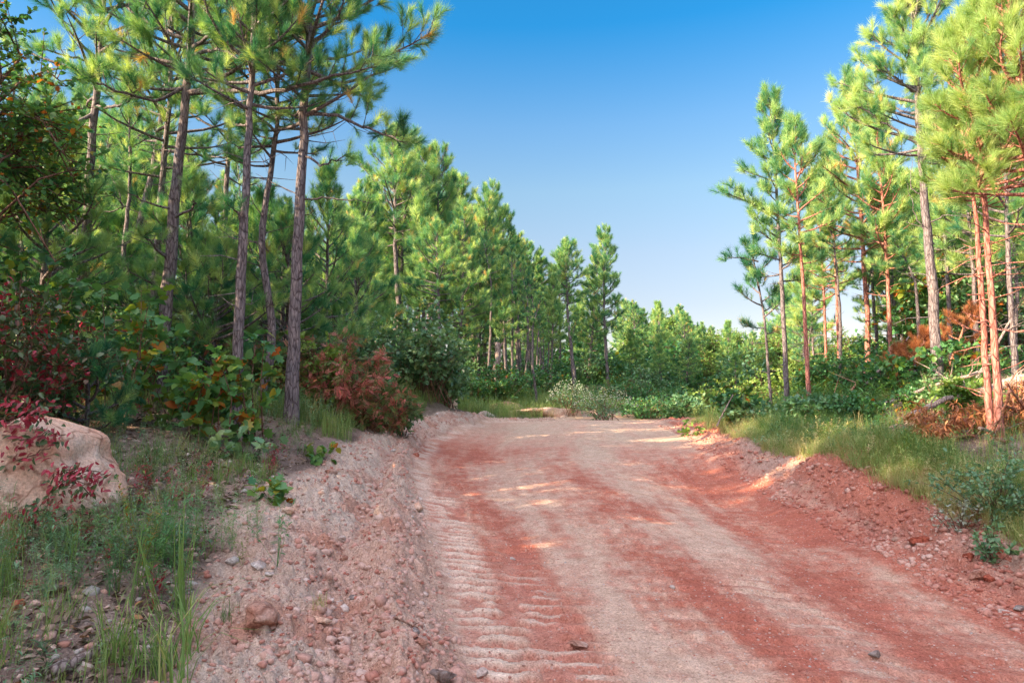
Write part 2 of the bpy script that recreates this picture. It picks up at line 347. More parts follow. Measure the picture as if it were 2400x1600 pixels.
# pale chalky tread bars
wy = gy + (fbm(gx * 2.5, gy * 2, 2, 41) - .5) * .12 + gx * .06 + (fbm(gx * 11, gy * 9, 2, 43) - .5) * .07
bar = sst(-.1, .35, np.sin(wy * 2 * math.pi / .18)) * sst(.33, .45, fbm(gx * 3.1, gy * 3.1, 2, 51))
bm = bar * np.exp(-(((t_ - .055) / .045) ** 4)) * sst(11, 9.5, gy)
bm = bm + bar * np.exp(-(((t_ - .155) / .045) ** 4)) * sst(7.5, 6, gy) * .75
trk = np.clip(np.exp(-(((t_ - .055) / .05) ** 4)) * sst(11, 9.5, gy) + np.exp(-(((t_ - .16) / .055) ** 4)) * sst(8.5, 6, gy), 0, 1)
croad = lerp(croad, np.array([.56, .25, .19]), trk * (1 - bar) * .75)
trk2 = np.clip(np.exp(-(((t_ - .60) / .11) ** 4)) * sst(8, 6, gy) + np.exp(-(((t_ - .80) / .08) ** 4)) * sst(12, 9, gy) * .7, 0, 1)
croad = lerp(croad, np.array([.52, .19, .14]), trk2 * (1 - bar) * .4)
croad = lerp(croad, np.array([.80, .65, .54]), np.clip(bm, 0, 1) * .95)
edge = np.exp(-((t_ - .02) / .03) ** 2) * sst(.35, .6, fbm(gx * 4, gy * 4, 3, 91)) * sst(5.5, 7, gy)
croad = lerp(croad, np.array([.74, .6, .5]), np.clip(edge, 0, 1) * .8)
cberm = lerp(np.tile(np.array([.60, .42, .34]), (len(gx), 1)), np.array([.62, .52, .44]), np.clip((blot + .1) * 2.5 + sst(.9, 1.5, oL) * .7, 0, 1))
cberm = lerp(cberm, np.array([.48, .2, .13]), np.clip((fbm(gx * 2.4, gy * 2.4, 3, 101) - .56) * 5, 0, 1) * .6)
cbank = lerp(np.tile(np.array([.50, .20, .14]), (len(gx), 1)), np.array([.48, .33, .27]), np.clip((blot + .05) * 3.5, 0, 1))
cwild = lerp(np.tile(np.array([.17, .13, .11]), (len(gx), 1)), np.array([.32, .25, .22]), np.clip(.5 + blot * 3, 0, 1))
cwild = lerp(cwild, np.array([.10, .12, .05]), sst(12, 30, gy) * .7)
c = cwild.copy(); c = lerp(c, cbank, bank); c = lerp(c, cberm, berm); c = lerp(c, croad, road)
nr, ncol = len(rr_), len(th)
idx = np.arange(nr * ncol).reshape(nr, ncol); nx = np.roll(idx, -1, 1)
F = np.stack([idx[:-1], idx[1:], nx[1:], nx[:-1]], -1).reshape(-1, 4)
vv = np.c_[gx, gy, gz]
zn = np.where(berm > .5, 2, np.where(bank > .5, 3, np.where(road > .5, 1, 0)))[F[:, 0]]
for k, nm in ((0, 'ground'), (1, 'road'), (2, 'dirt_berm'), (3, 'roadside_bank')):
    f = F[zn == k]; u, inv = np.unique(f, return_inverse=True)
    o = mesh_np(nm, vv[u], inv.reshape(-1, 4)[:, ::-1], M_ground, cols=c[u], smooth=True); tag(o, kind='structure')
# ------------------------------------------------------------------ templates
def needle_brush(n, wd, ln=.17, axl=.16, seed=0, spread=(.35, 1.15)):
    r = np.random.default_rng(seed); v = []; 
    x0 = r.random(n) * axl; ph = r.random(n) * 6.283; an = r.uniform(*spread, n) * (1.15 - .6 * x0 / axl)
    d = np.c_[np.cos(an), np.sin(an) * np.cos(ph), np.sin(an) * np.sin(ph)]
    b = np.c_[x0 - axl * .6, x0 * 0, x0 * 0]; L = ln * r.uniform(.7, 1.1, n)
    s = nrm(np.cross(d, r.normal(size=(n, 3)))) * wd / 2
    tip = b + d * L[:, None]; md = b + d * L[:, None] * .5 
    v = np.stack([b - s * .6, b + s * .6, tip + s * .25], 1).reshape(-1, 3)
    return v, np.arange(3 * n).reshape(n, 3)
BR_near = [needle_brush(125, .0060, .165, .15, s) for s in range(3)]
BR_mid = [needle_brush(60, .012, .19, .19, s + 5) for s in range(3)]
BR_far = [needle_brush(30, .026, .26, .26, s + 9) for s in range(3)]
def leaf_t(wd=.5, fold=.12, droop=.15):
    v = np.array([[0, 0, 0], [.3, wd * .42, fold], [.68, wd * .42, fold - droop * .4], [1, 0, -droop], [.68, -wd * .42, fold - droop * .4], [.3, -wd * .42, fold], [.5, 0, -.0]])
    f = np.array([[0, 1, 6], [1, 2, 6], [2, 3, 6], [3, 4, 6], [4, 5, 6], [5, 0, 6]]); return v, f
LEAF = [leaf_t(.62), leaf_t(.75, .05, .3), leaf_t(.55, .2, .05)]
def lobed():
    o = np.array([[0, 0], [.12, .16], [.1, .36], [.34, .24], [.42, .5], [.56, .26], [.8, .34], [.78, .14], [1, 0]])
    pts = np.r_[o, (o[1:-1] * [1, -1])[::-1]]; z = -.18 * pts[:, 0] ** 2 + .12 * np.abs(pts[:, 1])
    v = np.c_[pts, z]; v = np.r_[v, [[.4, 0, -.03]]]; k = len(pts)
    return v, np.array([[i, (i + 1) % k, k] for i in range(k)])
LOBED = [lobed(), leaf_t(.8, .1, .25)]
def compound(n=7, wd=.3, ll=.36):
    V = []; F = []; lv, lf = leaf_t(wd, .06, .25)
    for i in range(n):
        x = .15 + .8 * i / n
        for sgn in (1, -1):
            a = sgn * R(62); Rz = np.array([[math.cos(a), -math.sin(a), 0], [math.sin(a), math.cos(a), 0], [0, 0, 1]])
            V.append(lv @ Rz.T * ll * (1 - .35 * abs(i / n - .4)) + [x, 0, -.3 * x * x]); F.append(lf + (len(V) - 1) * 7)
    V.append(lv * ll + [.95, 0, -.28]); F.append(lf + (len(V) - 1) * 7)
    return np.concatenate(V), np.concatenate(F)
COMP = [compound(7), compound(6, .26, .4)]
def blade_clump(n, h, spread, wd, seed, lean=.5):
    r = np.random.default_rng(seed); V = []; F = []
    for i in range(n):
        a = r.random() * 6.283; d = np.array([math.cos(a), math.sin(a), 0]); s = np.array([-d[1], d[0], 0]) * wd
        b = np.array([r.normal() * spread, r.normal() * spread, -.02]); H = h * r.uniform(.45, 1.1); le = r.uniform(.1, 1) * lean * H
        p = [b, b + d * le * .15 + [0, 0, H * .45], b + d * le * .5 + [0, 0, H * .82], b + d * le * 1.1 + [0, 0, H * (1 - .25 * lean * r.random())]]
        k = len(V) ; V += [p[0] - s, p[0] + s, p[1] - s, p[1] + s, p[2] - s * .7, p[2] + s * .7, p[3]]
        F += [[k, k + 1, k + 3], [k, k + 3, k + 2], [k + 2, k + 3, k + 5], [k + 2, k + 5, k + 4], [k + 4, k + 5, k + 6]]
    return np.array(V), np.array(F)
GR_short = [blade_clump(22, .28, .06, .0022, s, .8) for s in range(4)]
GR_tall = [blade_clump(20, .6, .06, .0028, s + 7, .6) for s in range(4)]
def weed(seed, h=.6, nl=70, ls=.045, sp_=.5):
    r = np.random.default_rng(seed); V = []; F = []; lv, lf = leaf_t(.22, .05, .2)
    st = []
    for b in range(r.integers(3, 6)):
        a = r.random() * 6.283; le = r.uniform(.05, sp_) * h
        top = np.array([math.cos(a) * le, math.sin(a) * le, h * r.uniform(.6, 1)]); st.append(top)
        s = np.array([-math.sin(a), math.cos(a), 0]) * .0025; k = sum(len(x) for x in V)
        V.append(np.array([-s, s, top])); F.append(np.array([[0, 1, 2]]) + k)
        for i in range(nl // 4):
            u = r.uniform(.15, 1.0); p = top * u; an = r.random() * 6.283; e = r.uniform(-.1, .9)
            ax = np.array([math.cos(an) * math.cos(e), math.sin(an) * math.cos(e), math.sin(e)])
            Mx = upframes(ax[None], np.array([[0, 0, 1.]]))[0]; k = sum(len(x) for x in V)
            V.append(lv @ Mx.T * ls * r.uniform(.6, 1.5) + p); F.append(lf + k)
    return np.concatenate(V), np.concatenate(F)
WEED = [weed(s) for s in range(5)]
WEEDL = [weed(s + 20, .4, 48, .075, .9) for s in range(4)]
def rock_t(seed, sub=2, flat=.7, rough=.35):
    import bmesh
    from mathutils import noise as mn
    bm = bmesh.new(); bmesh.ops.create_icosphere(bm, subdivisions=sub, radius=1)
    r = np.random.default_rng(seed); pl = nrm(r.normal(size=(12, 3))); of = r.uniform(.45, .9, 12)
    for v in bm.verts:
        c_ = np.array(v.co)
        for a, d in zip(pl, of):
            e = c_ @ a - d
            if e > 0: c_ = c_ - a * e
        q = mn.fractal(Vector(c_ * 1.7 + seed), 1, 2, 3) * rough
        c_ = c_ * (1 + q * .4); v.co = Vector((c_[0], c_[1] * .8, c_[2] * flat))
    bm.verts.ensure_lookup_table(); v = np.array([list(x.co) for x in bm.verts]); f = np.array([[q.index for q in p.verts] for p in bm.faces]); bm.free()
    return v, f
ROCKS = [rock_t(s, 1, .5 + .1 * (s % 3), .9) for s in range(8)]
# ------------------------------------------------------------------ pine builder
UP = np.array([0, 0, 1.])
def pine(name, label, path, r0, crown0=.45, nb=34, blen=1.8, brush=BR_mid, limbs=(), seed=0, group=None, needle=None, bark=None, dens=.85,
         dead=14, conical=.5, tuft=1.2, loc=None, tintbase=.45, subk=7, az0=None, bare=()):
    """path: world points of the trunk from base to tip"""
    rng = np.random.default_rng(seed); path = np.asarray(path, float); org = path[0].copy() if loc is None else np.asarray(loc, float)
    pts = path - org; seg = np.r_[0, np.cumsum(np.linalg.norm(np.diff(pts, axis=0), axis=1))]; H = seg[-1]
    def at(u):
        s = np.clip(u, 0, 1) * H; return np.array([np.interp(s, seg, pts[:, i]) for i in range(3)])
    n = 26; us = np.linspace(0, 1, n); cl = np.array([at(u) for u in us])
    cl[1:-1] = (cl[:-2] + cl[1:-1] * 2 + cl[2:]) / 4
    cl[1:-1, :2] += rng.normal(size=(n - 2, 2)) * r0 * .10
    rad = r0 * (1 - us) ** .75 * .93 + .012; rad[0] *= 1.35; rad[1] *= 1.08
    cl[0, 2] -= .25
    T = Tubes(); T.add(cl, rad, 12, .5, .16, rng)
    tp, ta, tt_ = [], [], []
    def limb(p0, pts_, L, rb, k, depthcrown=.3, ten=.5):
        """pts_ polyline; adds side twigs with tufts"""
        pts_ = np.asarray(pts_); m = len(pts_); q = np.linspace(0, 1, m)
        T.add(pts_, rb * (1 - q) ** .8 + .006, 5, .2)
        g = lambda u: np.array([np.interp(u, q, pts_[:, i]) for i in range(3)])
        ks = max(2, int(k * dens))
        for j in range(ks):
            u = depthcrown + (1 - depthcrown) * (j + rng.random()) / ks
            p = g(u); d = nrm(g(min(1, u + .08)) - g(max(0, u - .08)) + 1e-6)
            side = nrm(np.cross(d, UP)) * (1 if j % 2 else -1)
            dd = nrm(d * .75 + side * rng.uniform(.4, 1.0) + UP * rng.uniform(-.05, .55) + rng.normal(size=3) * .15)
            l = max(.16, L * rng.uniform(.18, .36) * (1.25 - u * .7))
            mid = p + dd * l * .55; e = mid + nrm(dd + UP * .45) * l * .5
            T.add([p, mid, e], [.009, .006, .004], 3, .2)
            tp.append(e); ta.append(nrm(e - mid) + UP * .35)
            if l > .25:
                for w_ in range(int(max(1, l / .17))):
                    v = rng.uniform(.35, 1); qd = nrm(dd + rng.normal(size=3) * .6 + UP * .25); b = p + (e - p) * v; e2 = b + qd * rng.uniform(.08, .22)
                    T.add([b, e2], [.005, .003], 3, .2); tp.append(e2); ta.append(qd + UP * .35)
        for _ in range(3): tp.append(pts_[-1] + rng.normal(size=3) * .05); ta.append(nrm(pts_[-1] - pts_[-2]) + UP * .4 + rng.normal(size=3) * .4)
    az = rng.random() * 6.28
    for i in range(nb):
        u = crown0 + (1 - crown0) * ((i + rng.random() * .8) / nb) ** .9
        v = (u - crown0) / (1 - crown0); az += 2.4 + rng.normal() * .35
        a = az if az0 is None or rng.random() > .6 else az0 + rng.normal() * .7
        prof = (1 - v ** 1.7 * (.45 + conical * .5)) * (.6 + .4 * min(1, v * 4 + .2))
        L = blen * prof * rng.uniform(.65, 1.2); el = .05 + v * .95 + rng.normal() * .12
        h = np.array([math.cos(a), math.sin(a), 0]); p = at(u); P_ = [p]; e = el; bend = rng.normal() * .12
        for s in range(5):
            h = nrm(h + np.cross(UP, h) * bend); P_.append(P_[-1] + (h * math.cos(e) + UP * math.sin(e)) * L / 5); e += rng.uniform(-.02, .17)
        limb(p, P_, L, .010 + .013 * L, subk)
    tp.append(at(1) + UP * .05); ta.append(UP)
    for L_ in limbs:
        Pw = np.asarray(L_[0]) - org; q = np.linspace(0, 1, len(Pw)); qq = np.linspace(0, 1, 14)
        Pw = np.array([[np.interp(x, q, Pw[:, i]) for i in range(3)] for x in qq]); Pw[1:-1] += rng.normal(size=(12, 3)) * .014
        L = np.linalg.norm(Pw[-1] - Pw[0])
        if L_[1] > 0: limb(Pw[0], Pw, min(L, 2.4), .013 + .009 * L, L_[1], L_[2] if len(L_) > 2 else .25)
        else: T.add(Pw, np.linspace(.018, .004, 14), 4, .2)
    for i in range(dead):
        u = rng.uniform(.12, crown0 + .1); a = rng.random() * 6.28; p = at(u); L = rng.uniform(.2, 1.0) * min(1, blen * .6); h = np.array([math.cos(a), math.sin(a), rng.uniform(-.2, .5)])
        m_ = p + h * L * .5; e = m_ + nrm(h + rng.normal(size=3) * .35) * L * .5; T.add([p, m_, e], [.012, .008, .003], 3, .9)
        if L > .5: T.add([m_, m_ + nrm(h + rng.normal(size=3) * .7) * L * .35], [.005, .002], 3, .9)
    o = empty(name, org, label, 'pine tree', group)
    T.build('trunk', bark or M_bark, o)
    tp = np.array(tp); ta = np.array(ta) + rng.normal(size=(len(tp), 3)) * .18
    k = len(tp); sc_ = rng.uniform(.75, 1.2, k) * tuft
    ti = np.clip(tintbase + rng.normal(size=k) * .22, 0, .9); ti = np.where(rng.random(k) < .012, 1.0, ti)
    V, F_, TT = scatter(brush, tp, frames(ta, rng), sc_, ti, rng)
    mesh_np('crown', V, F_, needle or M_needle, o, np.clip(TT, 0, 1))
    return o
def tp_path(pts, d, extra=None):
    w_ = [W(x, y, d) for x, y in pts]; b = w_[0]; z = g1(b[0], b[1]); w_[0] = np.array([b[0], b[1], z]); return w_
# ------------------------------------------------------------------ near left pines
def L3(pts, d0, d1):
    n = len(pts); return [W(x, y, d0 + (d1 - d0) * i / (n - 1)) for i, (x, y) in enumerate(pts)]
pine('pine_tree', 'straight grey barked pine nearest the dirt berm, rightmost of the tall left pines', tp_path([(668,965),(678,700),(690,450),(703,200),(712,0),(720,-330)], 11), .105, .50, 56, 1.9, BR_near,
     [(L3([(700,262),(780,268),(860,300),(935,330)], 11, 10.4), 12, .35), (L3([(703,195),(780,170),(880,130),(990,80)], 11, 10.6), 14, .4), (L3([(690,350),(740,380),(800,355)], 11, 10.7), 4, .5),
      (L3([(688,455),(770,455),(860,463)], 11, 11), 0), (L3([(705,120),(760,60),(840,20)], 11, 11.4), 11, .3), (L3([(700,150),(640,110),(590,60)], 11, 10.6), 9, .3)], 1, dens=1.05)
pine('pine_tree', 'slim pine with grey trunk and lowest needle tuft beside it, left of the curved pine', tp_path([(540,990),(545,800),(563,450),(577,200),(585,-20),(590,-200)], 10.3), .082, .58, 36, 1.4, BR_near,
     [(L3([(560,520),(540,480),(525,470)], 10.3, 10), 4, .3)], 2, dead=22)
pine('pine_tree', 'curved thin pine bending out to the right just above the ground', tp_path([(583,955),(612,870),(628,790),(618,680),(597,560),(612,450),(636,300),(640,180),(648,0)], 12), .075, .58, 36, 1.4, BR_near, [], 3, dead=18)
pine('pine_tree', 'thickest leaning pine whose long bare limb reaches right across the others', tp_path([(372,965),(376,800),(398,500),(415,330),(432,180),(447,0),(458,-300)], 11.5), .112, .56, 52, 2.1, BR_near,
     [(L3([(430,212),(520,206),(600,212),(680,200),(780,172),(885,150)], 11.5, 9.8), 16, .42), (L3([(438,216),(540,160),(610,100),(650,30)], 11.5, 10.4), 14, .45),
      (L3([(430,200),(350,235),(250,200),(200,180)], 11.5, 10.4), 14, .35), (L3([(440,110),(520,60),(600,-10)], 11.5, 10), 12, .25), (L3([(436,90),(380,60),(320,70)], 11.5, 10.6), 10, .25),
      (L3([(436,130),(500,110),(560,140)], 11.5, 10), 9, .3), (L3([(398,480),(350,470),(290,440)], 11.5, 11), 4, .4), (L3([(395,500),(440,480),(450,440)], 11.5, 10.8), 4, .3), (L3([(385,600),(350,560),(330,540)], 11.5, 10.6), 5, .3)], 4, dens=1.1)
pine('pine_tree', 'dark pine trunk half hidden behind the thickest leaning pine', tp_path([(345,955),(352,720),(372,420),(392,220),(400,-60)], 13.5), .085, .5, 36, 1.7, BR_near, [], 5)
pine('pine_tree', 'leftmost tall pine with a crooked bare branch at mid height', tp_path([(172,955),(185,720),(203,450),(218,250),(235,60),(252,-220)], 12), .098, .58, 36, 1.9, BR_near,
     [(L3([(200,487),(160,487),(125,478)], 12, 12), 0), (L3([(202,487),(250,485),(290,475),(320,488)], 12, 12), 0), (L3([(280,480),(272,430),(250,400)], 12, 12), 0),
      (L3([(215,260),(150,300),(90,330),(40,380)], 12, 10.6), 12, .3), (L3([(215,250),(280,240),(330,190)], 12, 11), 8, .4), (L3([(228,150),(160,130),(90,110)], 12, 11), 10, .35)], 6)
pine('pine_tree', 'pale trunked leaning pine standing between the leftmost pine and the thickest one', tp_path([(262,955),(300,620),(335,460),(365,330),(385,150),(392,-40)], 15.5), .10, .52, 36, 1.7, BR_near, [], 7)
pine('pine_tree', 'thin straight pine behind the slim grey one', tp_path([(500,945),(508,700),(522,400),(536,180),(542,-50)], 15), .07, .5, 34, 1.5, BR_near, [], 8)
for i, (px, top, d, lab) in enumerate([(75, 290, 11, 'bushy young pine with pale tips at the far left, under the oak'), (150, 400, 14, 'bushy young pine filling the gap beside the leftmost tall pine'), (410, 440, 13, 'short young pine in front of the thickest leaning pine'),
        (480, 590, 12.6, 'short young pine with yellow tufts between the slim pines'), (310, 360, 17, 'shaded young pine behind the pale leaning trunk'), (590, 470, 16, 'young pine showing behind the curved thin pine'),
        (650, 520, 14, 'low young pine crossing behind the rightmost tall left pine'), (740, 400, 17, 'dense young pine right of the tall left pines'), (810, 540, 19, 'rounded young pine beside the tall sunlit mid row pine'), (230, 520, 15, 'dark young pine behind the big leaved sapling'), (20, 330, 15, 'dark young pine at the left edge of the picture')]):
    b = W(px, 900, d); z = g1(b[0], d); tz = W(px, top, d)[2]
    pine('young_pine', lab, [(b[0], d, z), (b[0] + .05, d, (z + tz) / 2), (b[0], d, tz)], .05, .16, 50, 1.55, BR_near if d < 15 else BR_mid, [], 30 + i, conical=.7, dead=6, group='young pines in the left woods', dens=.9, subk=6)
# ------------------------------------------------------------------ right pines
pine('pine_tree', 'slender pine at the left end of the right row, its trunk grey brown', tp_path([(1808,940),(1798,700),(1786,470),(1776,330),(1768,228)], 19), .068, .40, 44, 1.15, BR_mid,
     [(L3([(1786,490),(1730,470),(1665,440)], 19, 18.6), 10, .4)], 11, tintbase=.5, conical=.6, dens=1.2)
pine('pine_tree', 'small leaning pine with blue green tufts at the edge of the open sky', tp_path([(1770,880),(1757,740),(1740,640),(1722,560)], 20), .04, .45, 16, .9, BR_mid, [(L3([(1742,600),(1700,590),(1665,592)], 20, 20), 6, .4)], 12, tintbase=.2, dens=.9)
pine('pine_tree', 'thin red stemmed pine close beside the slender pine', tp_path([(1858,928),(1846,680),(1830,430),(1822,290)], 18), .05, .5, 30, .95, BR_mid, [(L3([(1835,400),(1870,360),(1885,330)], 18, 18.2), 6, .4)], 13, tintbase=.5, bark=M_barkred, dens=1.2)
pine('pine_tree', 'bushy sunlit pine with two upright tips between the thin and the thick right pines', tp_path([(1998,930),(1992,720),(1974,450),(1962,205)], 20), .075, .40, 56, 1.8, BR_mid, [], 14, tintbase=.6, bark=M_barkred, dens=1.2)
pine('pine_tree', 'tallest pine on the right with a thick two toned trunk', tp_path([(2158,935),(2146,700),(2120,430),(2108,270),(2100,100),(2098,0)], 14), .108, .56, 54, 1.75, BR_near,
     [(L3([(2120,520),(2180,490),(2250,500)], 14, 13.6), 0), (L3([(2146,560),(2105,500),(2085,420)], 14, 14), 0), (L3([(2108,330),(2030,280),(1965,240)], 14, 14), 9, .4), (L3([(2102,210),(2060,180),(2010,150)], 14, 13.8), 9, .3), (L3([(2125,460),(2090,430),(2095,360)], 14, 14), 0)], 15, tintbase=.6, dens=1.25, conical=.4)
pine('pine_tree', 'near red trunked pine with drooping lime needles, taller of the twin stems', tp_path([(2298,1008),(2279,700),(2262,480),(2246,300),(2232,190),(2228,75)], 9.5), .045, .58, 34, 1.15, BR_near, [], 16, tintbase=.6, bark=M_barkred, needle=M_needleY, dead=40, dens=1.2)
pine('pine_tree', 'shorter twin red stem leaning against the near lime pine', tp_path([(2276,992),(2256,700),(2243,500),(2226,380),(2210,300)], 9.6), .04, .75, 14, .8, BR_near, [], 17, tintbase=.6, bark=M_barkred, needle=M_needleY, dead=16)
pine('pine_tree', 'pine cut by the right edge of the picture with a tuft high in the corner', tp_path([(2400,980),(2380,600),(2350,250),(2320,40),(2315,-60)], 9), .055, .5, 46, 1.2, BR_near, [], 18, tintbase=.55, bark=M_barkred, needle=M_needleY, dead=30, dens=1.1)
pine('pine_tree', 'thin grey stem between the red twin trunks and the right edge', tp_path([(2335,900),(2318,640),(2310,420),(2305,230)], 13), .05, .5, 30, 1.2, BR_near, [], 19, tintbase=.45, dead=20)
for i, (px, top, d) in enumerate([(2050, 300, 18), (2190, 250, 17), (2250, 330, 15), (1900, 420, 24), (1930, 370, 22), (2100, 420, 22), (1870, 560, 27), (2330, 350, 15)]):
    b = W(px, 900, d); z = g1(b[0], d); tz = W(px, top, d)[2]
    pine('pine_tree', ['sunlit pine filling in behind the bushy two tipped pine', 'bright pine standing behind the tallest right pine', 'lime pine behind the near red twin stems', 'slim lit pine just left of the bushy one', 'small lit pine left of the bushy two tipped pine', 'shaded pine between thick trunk and bushy pine', 'low pine glowing between the slender trunks', 'bright pine low at the right edge'][i],
         [(b[0], d, z), (b[0] + .05, d, (z + tz) / 2), (b[0], d, tz)], .05, .42, 40, 1.15, BR_mid, [], 60 + i, tintbase=.6, bark=M_barkred if i in (0, 3, 4) else M_bark, dead=14, group='pines filling the right wood', dens=1.0)
# ------------------------------------------------------------------ shared pine shapes for the mid and far woods (10 m tall)
VAR = []
for i in range(6):
    rg = np.random.default_rng(100 + i); lx = rg.normal(size=2) * .25
    VAR.append(pine('pine_tree', 'x', [(0, 0, 0), (lx[0], lx[1], 5), (lx[0] * .5, lx[1] * 1.5, 10)], .12, [.32, .42, .25, .56, .2, .40][i], [56, 46, 64, 44, 66, 54][i], [1.8, 1.5, 2.0, 2.0, 2.1, 1.5][i], BR_mid if i < 4 else BR_far, [], 200 + i, dens=1.15 if i < 3 else 1.0, tuft=1.35, dead=12, tintbase=.48 + .04 * (i % 3), conical=.25 + .08 * i))
for i in range(2):
    rg = np.random.default_rng(130 + i); lx = rg.normal(size=2) * .3
    VAR.append(pine('pine_tree', 'x', [(0, 0, 0), (lx[0], lx[1], 3.5), (-lx[0] * .5, lx[1], 7), (lx[0] * .5, -lx[1], 10)], .10, .68, 20, 1.1, BR_mid, [], 230 + i, dead=20, tintbase=.45))
used = [False] * 8
def put(k, x, y, top_z=None, h=None, label='', group=None, wide=1.0, rz=None):
    z = g1(x, y) - .05
    if h is None: h = top_z - z
    h = max(2.5, h); s = h / 10; rz = random.random() * 6.28 if rz is None else rz
    ws = max(s, .55) * wide
    if not used[k]:
        used[k] = True; o = VAR[k]; o.location = (x, y, z); o.scale = (ws, ws, s); o.rotation_euler = (0, 0, rz); o['label'] = label
        if group: o['group'] = group
        return o
    return copytree(VAR[k], (x, y, z), rz, (ws, ws, s), label, group)
random.seed(5)
mid = [(872,430,30,1,'tall lit pine left of the tallest mid row pine'), (938,325,29,3,'tallest pine of the mid row with a long pale trunk'), (1005,362,31,0,'round topped pine touching the tallest mid row pine'), (1048,490,27,2,'shorter bright pine in front of the round topped one'),
 (1085,432,36,1,'narrow pine right of the round topped pine'), (1135,445,38,0,'full crowned pine in the middle of the sloping tree line'), (1100,560,33,4,'low bushy pine below the full crowned one'), (1192,560,42,2,'pine where the tree line steps down'),
 (1245,600,44,1,'dark spired pine left of the last tall pair'), (1318,565,43,3,'slim pine just left of the lone round pine'), (1392,540,44,0,'lone round crowned pine at the end of the left tree line'), (830,470,26,2,'lit pine at the left end of the mid row'), (1285,590,48,5,'pointed pine behind the slim one'), (905,395,30,3,'pine crowding the left side of the tallest mid row pine'), (968,375,32,2,'pine filling between the tallest and the round topped pine'), (1060,420,36,3,'bare stemmed pine behind the narrow one'),
 (1112,465,34,2,'pine just left of the full crowned pine'), (1162,500,40,0,'pine just right of the full crowned pine'), (842,440,27,0,'pine above the wide green one behind the sumac'), (1215,575,44,3,'pine on the lower step of the tree line'), (1345,600,47,2,'pine between the slim pine and the lone round one'), (985,455,27,5,'slim front pine below the round topped one'), (1022,530,25,3,'front pine whose thin trunk shows down to the verge'), (1165,600,31,5,'small slim pine in front of the tree line step'), (1262,640,36,5,'thin low pine left of the last tall pair'), (780,500,23,4,'wide green pine behind the red sumac')]
for px, top, d, k, lab in mid:
    p = W(px, top, d); put(k, p[0], d, p[2], label=lab, wide=1.0 if k != 3 else 1.15)
for px, top, d, k, lab in [(1450,705,54,3,'feathery pine right of the lone round crowned one'), (1488,722,58,1,'slim far pine left of the highest far crown'), (1522,700,56,5,'highest of the far pines past the road crest'), (1562,728,60,3,'far pine right of the highest far crown'),
        (1612,752,62,1,'far pine at the middle of the low horizon wood'), (1668,742,60,5,'far pine sticking out of the low horizon wood'), (1722,770,58,3,'last far pine before the right hand row')]:
    p = W(px, top, d); put(k, p[0], d, p[2], label=lab, wide=1.1)
SKY_L = ([0, 300, 420, 740, 860, 940, 1010, 1080, 1130, 1190, 1250, 1320, 1395, 1430, 1500, 1560, 1600, 1680, 1740, 1800, 1880, 1960, 2050, 2200, 2400],
         [200, 250, 330, 480, 470, 420, 420, 480, 500, 580, 620, 640, 680, 715, 705, 735, 765, 755, 785, 740, 480, 380, 300, 250, 200])
def fill(n, x0, x1, y0, y1, ks, lab, group, drop=(10, 140), minpx=-200, maxpx=2550, hmax=14):
    c_ = 0; tries = 0
    while c_ < n and tries < n * 40:
        tries += 1
        x = random.uniform(x0, x1); y = random.uniform(y0, y1); px = proj(x, y, 3.)[0]
        if not (minpx < px < maxpx): continue
        if xl(y) - 2.5 < x < xr(y) + 2: continue
        top = np.interp(px, *SKY_L) + random.uniform(*drop); tz = W(px, top, y)[2]; h = tz - g1(x, y)
        if h < 3 or h > hmax * 1.4: continue
        put(random.choice(ks), x, y, h=min(h, hmax), label=lab, group=group); c_ += 1
fill(20, -16, -2, 13.5, 24, [6, 7], 'slender bare stemmed pine standing in the shade of the left woods', 'slender pines of the left woods', (-40, 120), -100, 900, 12)
fill(22, -6, 6, 26, 44, [6, 7], 'slender bare stemmed pine at the edge of the mid row', 'slender pines along the mid row', (0, 120), 860, 1440, 12)
fill(12, 6.5, 16, 16, 30, [6, 7], 'slender bare stemmed pine inside the right woods', 'slender pines of the right woods', (60, 300), 1840, 2400, 10)
fill(32, -32, 3, 24, 48, [0, 1, 2, 3, 4, 5], 'pine in the thick of the left woods, behind the mid row', 'pines of the left woods', (30, 160), -200, 1400)
fill(18, -30, -5, 15, 26, [0, 1, 2, 3, 4], 'shaded pine in the woods behind the tall left pines', 'pines behind the tall left pines', (100, 300), -200, 830, 12)
fill(20, -14, 16, 46, 75, [3, 4, 5], 'pine far back beyond the road bend', 'far pines beyond the road', (0, 90), 850, 1470)
fill(28, 6, 30, 19, 48, [0, 1, 2, 3, 4, 5], 'pine inside the right woods behind the front row', 'pines of the right woods', (40, 260), 1850, 2600, 12)
fill(30, 12, 60, 60, 120, [3, 4, 5], 'distant sunlit pine beyond the bend, low on the horizon', 'distant pines on the horizon', (-25, 40), 1425, 1850, 18)
fill(10, 8, 26, 36, 58, [2, 4, 5], 'green pine just beyond the road bend', 'pines beyond the bend', (40, 110), 1420, 1800, 16)
